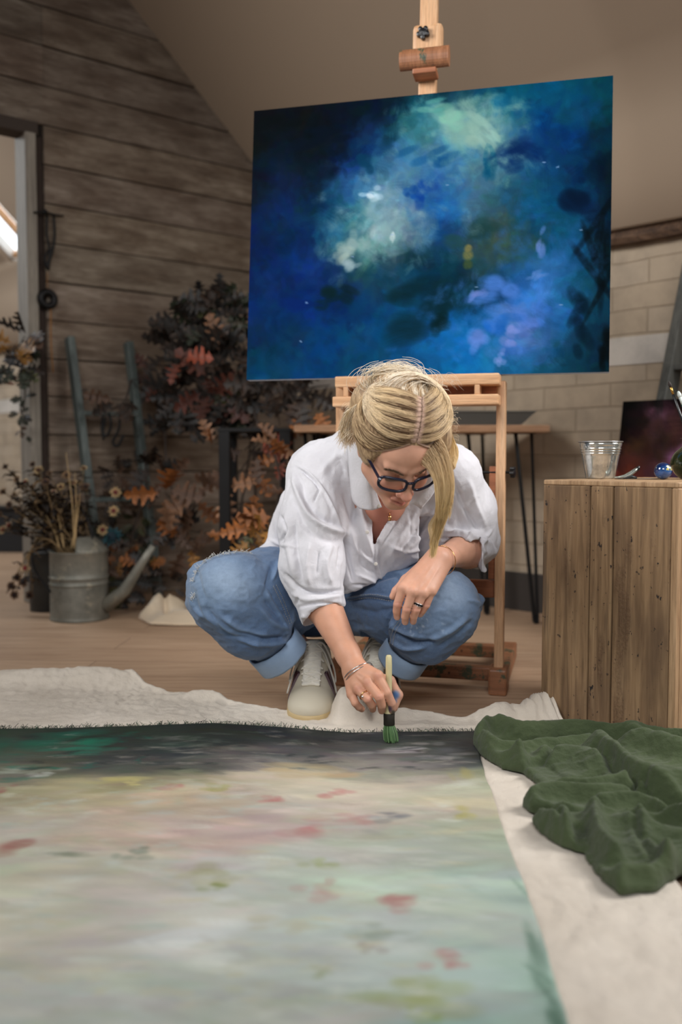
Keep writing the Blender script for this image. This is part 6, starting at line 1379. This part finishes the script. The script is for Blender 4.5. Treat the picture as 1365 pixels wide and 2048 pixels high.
# dried flowers
M_STEM = plain('dry_stem', (128,104,70), .9); M_BRL = attr_mat('dry_leaf', .85)
FLC = [((206,176,128),(96,30,34)), ((190,160,112),(60,26,26)), ((150,116,80),(40,24,22)), ((214,186,150),(120,34,40)), ((110,80,56),(36,22,20))]
def fhead(c0, up, sz, pal, r):
    up = up/np.linalg.norm(up); x = np.cross(up, [.3,.2,.9]); x /= np.linalg.norm(x); y = np.cross(up, x); V = []; F = []; C = []
    for ring_, (k, rad, hh) in enumerate(((12, 1.0, .25), (10, .75, .55), (7, .45, .75))):
        for i in range(k):
            a = 6.283*i/k+ring_*.4+r.uniform(-.2, .2); d = x*math.cos(a)+y*math.sin(a); s_ = -x*math.sin(a)+y*math.cos(a); b = len(V); tip = c0+d*sz*rad+up*sz*(hh+r.uniform(-.1, .2)); mid = c0+d*sz*rad*.55+up*sz*hh*.45
            V += [c0+d*sz*.1, mid+s_*sz*.16, tip, mid-s_*sz*.16, mid+up*sz*.08]; F += [(b, b+1, b+4), (b+1, b+2, b+4), (b+2, b+3, b+4), (b+3, b, b+4)]; cc = np.array(pal[0], float)*r.uniform(.8, 1.1); C += [lin(np.clip(cc*q_, 0, 255)) for q_ in (.6, .9, 1.05, .9, .85)]
    b = len(V); V.append(c0+up*sz*.75); C.append(lin(pal[1]))
    for i in range(8): a = 6.283*i/8; V.append(c0+(x*math.cos(a)+y*math.sin(a))*sz*.42+up*sz*.42); C.append(lin(pal[1])); F.append((b, b+1+i, b+1+(i+1) % 8))
    for i in range(8): a = 6.283*i/8; V.append(c0+(x*math.cos(a)+y*math.sin(a))*sz*.18-up*sz*.35); C.append(lin((80,66,40))); F.append((b+1+i, b+1+(i+1) % 8, b+9+(i+1) % 8, b+9+i))
    return np.array(V), F, np.array(C)
def dry_leaf(p, d, L, col, r):
    d = d/np.linalg.norm(d); s_ = np.cross(d, [0,0,1.0]); s_ /= np.linalg.norm(s_)+1e-6; n_ = np.cross(s_, d); V = []; C = []
    for t in np.linspace(0, 1, 6):
        w = L*.20*math.sin(math.pi*min(t+.08, 1))*(1+.3*r.uniform(-1, 1)); c_ = p+d*L*t+np.array([0,0,-.35*L*t*t])+n_*L*.1*r.uniform(-1, 1)
        V += [c_-s_*w+n_*w*.5, c_, c_+s_*w+n_*w*.5]; C += [lin(np.clip(np.array(col)*k_, 0, 255)) for k_ in (.9, .65, 1.05)]
    F = [(i*3+j, i*3+j+1, i*3+j+4, i*3+j+3) for i in range(5) for j in range(2)]; return V, F, C
rf = random.Random(12)
flowers = [(12,935),(35,960),(8,985),(66,930),(78,942),(52,965),(66,975),(100,948),(20,1010),(60,1010),(40,1022),(108,985),(122,975),(86,1000),(20,1052),(8,1060),(168,938),(172,975),(150,968),(128,1000),(134,952),(92,965),(30,990),(76,1016),(155,1000),(0,1030)]
drop = [(52,1136),(36,1155),(30,1190),(48,1165),(60,1190),(24,1172)]
for i, (px_, py_) in enumerate(flowers+drop):
    low = i >= len(flowers); Yf = YC+rf.uniform(-.10, .12); tip = P(px_, py_, Yf)
    pk = rf.randrange(5); reg = 'far left' if px_ < 45 else 'middle' if px_ < 112 else 'right'; hgt_ = 'high up' if py_ < 985 else 'low down'
    nm_ = ['cream and dark red', 'tan and dark brown', 'dull brown', 'pale cream and red', 'dark brown'][pk]
    e = empty('dried_flower', f'{nm_} dried bloom {hgt_} at {reg} of the watering can' if not low else 'dark dried bloom hanging over the left side of the watering can' if i > len(flowers) else 'cream and red dried bloom drooping left of the watering can', 'dried flower', (0,0,0), 'dried flowers standing in the watering can' if not low else 'dried flowers hanging out of the watering can')
    base = CCN+np.array([rf.uniform(-.07, .05), rf.uniform(-.06, .06), CHH-.05]); e.location = base
    if low: pts = [base, base+np.array([-.09, -.02, .10]), P(60, 1105, Yf), tip+np.array([.01, 0, .03]), tip]
    else: pts = [base, base*.6+tip*.4+np.array([.02*rf.uniform(-1, 1), 0, .03]), base*.25+tip*.75+np.array([.01*rf.uniform(-1, 1), 0, .012]), tip]
    pts = catmull(pts, 6); mb = MB(); mb.tube(pts, np.linspace(.0028, .0016, len(pts)), 5); mb.build('stem', M_STEM, e, smooth=True)
    pal = FLC[pk] if not low else FLC[[3,4,4,4,4,4][i-len(flowers)]]; up_ = pts[-1]-pts[-3]+np.array([0, -.03, .01]); v, f, c_ = fhead(pts[-1], up_, rf.uniform(.017, .025)*(1.15 if low else 1), pal, rf); o = mesh_obj('bloom', v, f, M_BRL, None, False, c_); par(o, e)
    V = []; F = []; C = []
    for k in range(24 if not low else 6):
        t = rf.uniform(.25, .97); p = pts[int(t*(len(pts)-1))]; a = rf.uniform(0, 6.28); v, f, c_ = dry_leaf(p, np.array([math.cos(a), math.sin(a), rf.uniform(-.2, .6)]), rf.uniform(.03, .065), [(120,94,62),(84,66,44),(60,46,34),(44,34,28)][rf.randrange(4)], rf); F += [tuple(q_+len(V) for q_ in t_) for t_ in f]; V += v; C += c_
    o = mesh_obj('leaves', V, F, M_BRL, None, False, np.array(C)); par(o, e)
# dry grass blades
e = empty('dried_grass', 'pale dried grass blades among the flowers in the watering can', 'dried grass', CCN+np.array([0,0,CHH]))
mb = MB()
for a_, b_ in (((150,1100),(132,905)),((150,1100),(150,945)),((142,1098),(160,985)),((128,1098),(104,990)),((120,1098),(92,1030)),((146,1098),(149,1010))):
    p0, p1 = P(*a_, YC-.05), P(*b_, YC-.06); mb.tube(catmull([p0, (p0+p1)/2+np.array([.006,0,0]), p1], 5), np.linspace(.0035, .0008, 11), 5)
mb.build('blades', plain('straw', (176,148,104), .85), e, smooth=True); tag(e, kind='stuff')

# oak leaf outline
_side = [(.06,.02),(.14,.05),(.20,.17),(.26,.20),(.27,.12),(.33,.07),(.38,.13),(.46,.30),(.53,.33),(.52,.22),(.55,.10),(.60,.12),(.68,.27),(.76,.28),(.74,.18),(.77,.09),(.83,.10),(.89,.17),(.93,.12),(.96,.05)]
def oak_leaf(p, d, nrm_, L, col, r):
    """lobed leaf with a drooping tip; p base, d pointing along the midrib"""
    d = d/np.linalg.norm(d); s_ = np.cross(d, nrm_); s_ /= np.linalg.norm(s_)+1e-9; n_ = np.cross(s_, d); V = []; C = []; F = []
    curl = r.uniform(-.25, .6); cup = r.uniform(.1, .7); tw = r.uniform(-.5, .5); jit = [r.uniform(.82, 1.18) for _ in _side]
    def pt(t, w): return p+d*L*(t-.12*curl*t*t)+s_*L*w*math.cos(cup*.6)+n_*L*(abs(w)*cup-curl*.55*t*t+w*tw*t)
    cc = np.array(col, float)*r.uniform(.66, .95); ts = [0]+[t for t, w in _side]+[1.0]
    for t in ts: V.append(pt(t, 0)); C.append(lin(np.clip(cc*.8, 0, 255)))
    m = len(ts)
    for sg in (-1, 1):
        b = len(V); V.append(pt(0, 0)); C.append(lin(np.clip(cc*.8, 0, 255)))
        for (t, w), j_ in zip(_side, jit): V.append(pt(t, sg*w*j_)); C.append(lin(np.clip(cc*(1.0+.12*r.uniform(-1, 1)), 0, 255)))
        V.append(pt(1.0, 0)); C.append(lin(np.clip(cc, 0, 255)))
        for i in range(m-1): F.append((i, i+1, b+i+1, b+i) if sg > 0 else (i+1, i, b+i, b+i+1))
    return V, F, C
n = N('autumn_leaf'); a = n.node('ShaderNodeVertexColor', layer_name='Col'); c = n.mix(n.math('MULTIPLY', n.ramp(n.noise(n.coord('Object'), 45, 4), [(0.5, BW), (0.65, WH)]), .45), a.outputs[0], L4((70,44,26))); n.col(c); n.set(Roughness=.6); M_LEAF = n.m
LEAFC = dict(g=(44,54,34), d=(48,36,28), b=(96,64,42), o=(186,112,52), y=(196,136,56), r=(158,70,42), t=(170,120,84), k=(30,27,24), v=(82,86,40), R=(96,46,32))  # k and R carry the dark corner's shade in the leaf colour
def branch(name, label, stem, clusters, seed, group=None, cat='branch'):
    """stem: picture points with depth; clusters: (px, py, Y, spread px, number, colour letters, leaf length)"""
    r = random.Random(seed); st_ = [P(*s_) for s_ in stem]; e = empty(name, label, cat, st_[0], group)
    pts = catmull(st_, 8); mb = MB(); mb.tube(pts, np.linspace(.006, .0025, len(pts)), 7); V = []; F = []; C = []
    for cx_, cy_, Yc, sp, nn_, cs, L in clusters:
        ce = P(cx_, cy_, Yc); i0 = np.argmin(((pts-ce)**2).sum(1)); b0 = pts[i0]
        if np.linalg.norm(b0-ce) > .03: mb.tube(catmull([b0, (b0+ce)/2+np.array([0, -.01, -.01]), ce], 4), .0022, 5)
        for k in range(nn_):
            a = r.uniform(0, 6.283); rad = sp*math.sqrt(r.random()); p = P(cx_+math.cos(a)*rad*.5, cy_+math.sin(a)*rad*.5, Yc+r.uniform(-.09, .05)); dirv = np.array([math.cos(a)+r.uniform(-.5, .5), -.45+r.uniform(-.5, .4), -math.sin(a)*.8-.25+r.uniform(-.4, .3)]); nn2 = np.array([r.uniform(-.6, .6), -1, r.uniform(-.2, .8)])
            v, f, c_ = oak_leaf(p, dirv, nn2, L*r.uniform(.75, 1.2), LEAFC[cs[r.randrange(len(cs))]], r); F += [tuple(q_+len(V) for q_ in t_) for t_ in f]; V += v; C += c_
    mb.build('stems', plain('dark_twig', (52,42,36), .9), e, smooth=True); o = mesh_obj('foliage', V, F, M_LEAF, None, True, np.array(C)); par(o, e); return e
branch('oak_branch', 'tall dark oak branch with fading leaves against the plank wall left of the easel', [(470,1080,4.25),(500,900,4.25),(505,760,4.28),(470,640,4.32),(440,560,4.35)],
  [(400,665,4.12,80,26,'gkkkdgk',.15),(352,705,4.28,50,16,'dkkkd',.14),(440,620,4.15,60,16,'gkkkg',.14),(365,722,3.98,16,2,'r',.15),(440,700,4.02,26,4,'tbk',.13),(400,700,4.1,60,16,'kdkkd',.15),(328,770,4.31,26,9,'RdkR',.11),(420,780,4.05,60,14,'dRRkk',.15),(370,790,4.12,60,14,'dkkR',.15),(470,790,4.1,50,14,'kkkRd',.14),(445,850,4.1,40,8,'gkkv',.13),(398,606,4.15,22,4,'vkgd',.12),(352,840,4.31,32,9,'kkd',.11),(480,690,4.12,40,12,'kkd',.15),(412,640,4.02,30,3,'vgk',.12),(425,795,3.98,14,2,'R',.14)], 3)
branch('oak_branch', 'oak branch with brown leaves reaching past the left corner under the blue canvas', [(512,1010,4.2),(508,860,4.1),(530,810,4.0),(600,780,3.95),(660,770,3.9)],
  [(560,800,3.9,34,6,'Rkd',.14),(610,785,3.9,40,8,'bdkd',.15),(625,820,3.88,30,4,'bobd',.13),(560,850,3.9,30,4,'bdd',.12),(540,780,3.95,40,8,'dkkd',.14)], 5)
branch('oak_branch', 'thin oak twig with tan leaves hanging before the table leg', [(500,790,4.1),(520,860,3.72),(545,900,3.55),(560,960,3.5),(550,1030,3.48)],
  [(425,892,3.8,10,2,'ot',.125),(553,890,3.5,16,3,'tt',.10),(455,975,3.7,14,3,'tb',.13),(508,940,3.6,12,2,'ot',.13),(575,915,3.5,22,4,'obr',.10),(585,985,3.45,24,4,'rb',.10),(515,905,3.6,20,3,'br',.12),(490,900,3.75,16,2,'db',.11)], 6)
branch('oak_branch', 'bright orange oak spray beside the ripped knee', [(560,1120,3.35),(545,1070,3.33),(525,1040,3.3)], [(515,1055,3.28,34,8,'yoyv',.12),(548,1035,3.28,26,6,'yoo',.12),(500,1080,3.28,18,3,'yy',.11)], 7)
branch('oak_branch', 'low orange oak spray against the plank wall right of the ladder', [(330,860,4.2),(335,940,4.05),(350,1000,3.95),(370,1050,3.9)],
  [(330,985,3.9,24,4,'otb',.15),(395,1000,3.88,22,4,'otb',.15),(345,1045,3.9,40,6,'kbdk',.13),(370,1085,3.86,34,5,'yob',.12),(405,1065,3.88,16,2,'ob',.11),(310,935,4.1,26,5,'dkd',.12),(335,955,4.05,30,4,'bdk',.13)], 8)
branch('oak_branch', 'small brown oak sprig lying over the top ladder rung', [(262,760,4.15),(250,800,4.1),(222,820,4.08)], [(235,805,4.06,26,6,'dbbd',.12),(300,745,4.31,14,3,'RRd',.09),(302,790,4.31,16,3,'bRd',.09)], 9)
branch('leafy_garland', 'dark garland of ivy and orange leaves wound round the right ladder rail', [(290,900,4.05),(292,980,4.0),(270,1050,3.95),(255,1130,3.9)],
  [(272,930,4.28,20,10,'kgkd',.06),(268,985,4.24,22,12,'kgd',.06),(240,1005,4.12,30,10,'kdbg',.07),(225,1065,3.95,24,10,'gkg',.07),(272,1045,4.16,22,12,'gkvd',.07),(245,1110,3.9,34,12,'yokd',.09),(270,1090,3.92,30,10,'gvkd',.08),(290,1130,3.9,20,5,'yod',.09),(250,1175,3.88,50,14,'kddvb',.08),(235,950,4.0,24,6,'db',.08),(340,1175,3.9,40,10,'kdk',.05),(240,1210,3.85,50,12,'kd',.05)], 10, cat='garland')
branch('leafy_garland', 'trailing ivy garland with a yellow leaf hanging in the doorway', [(-40,690,3.95),(10,700,3.95),(45,730,3.95),(50,790,3.95),(40,850,3.95)],
  [(30,690,3.9,24,5,'yyr',.12),(50,672,3.95,22,6,'dkb',.11),(-10,720,3.92,40,12,'gkg',.12),(40,735,3.92,28,12,'gkgv',.08),(35,770,3.95,8,3,'rr',.05),(48,795,3.95,10,6,'gk',.045),(42,830,3.95,16,10,'gk',.045),(52,870,3.95,8,3,'gv',.03),(40,858,3.95,6,3,'bb',.045)], 11, cat='garland')
e = empty('iron_hook', 'looped black wire hooks hanging from the top ladder rung', 'hook', P(222, 832, 4.1))
mb = MB()
for pp in ([(218,826),(222,850),(214,872),(206,862),(212,835)], [(240,828),(238,858),(226,884),(236,892),(248,870)], [(206,830),(204,855),(208,880)]): mb.tube(catmull([P(*x, 4.02) for x in pp], 5), .006, 7)
mb.build('wire', M_IRON, e, smooth=True)
e = tag(mesh_obj('teal_bloom', *(lambda t: (t[0], t[1]))(fhead(P(225, 1075, 3.84), np.array([0,-1,.3]), .05, ((40,84,92),(26,44,54)), rf)), M_BRL, None, False, None), 'dusty teal paper bloom tucked behind the watering can', 'flower')
v, f, c_ = fhead(P(225, 1075, 3.84), np.array([0,-1,.3]), .05, ((40,84,92),(26,44,54)), rf); a_ = e.data.color_attributes.new('Col', 'FLOAT_COLOR', 'POINT'); cc = np.ones((len(v), 4), np.float32); cc[:, :3] = c_; a_.data.foreach_set('color', cc.ravel())
for x_, y_ in ((228,1022),(206,1060),(232,985)):
    v, f, c_ = fhead(P(x_, y_, 3.80), np.array([0,-1,.1]), .026, FLC[0], rf); tag(mesh_obj('dried_flower', v, f, M_BRL, None, False, c_), 'dried cream bloom hanging in the garland behind the can spout', 'dried flower', 'dried blooms in the garland')
# dark crate and pots standing far back in the next room
e = empty('dark_box', 'dark low box standing in the next room beyond the doorway', 'box', Fz(20, 1098, 0)); b_ = Fz(20, 1094, 0)
mb = MB(); mb.box((b_[0]+.02, b_[1]-.3, .15), (.50, .22, .30)); mb.build('box_body', plain('charcoal_box', (30,30,32), .7), e, bevel=.006); mb = MB(); mb.box((b_[0]+.02, b_[1]-.3, .308), (.53, .25, .016)); mb.build('lid', plain('charcoal_lid', (24,24,26), .6), e, bevel=.004)
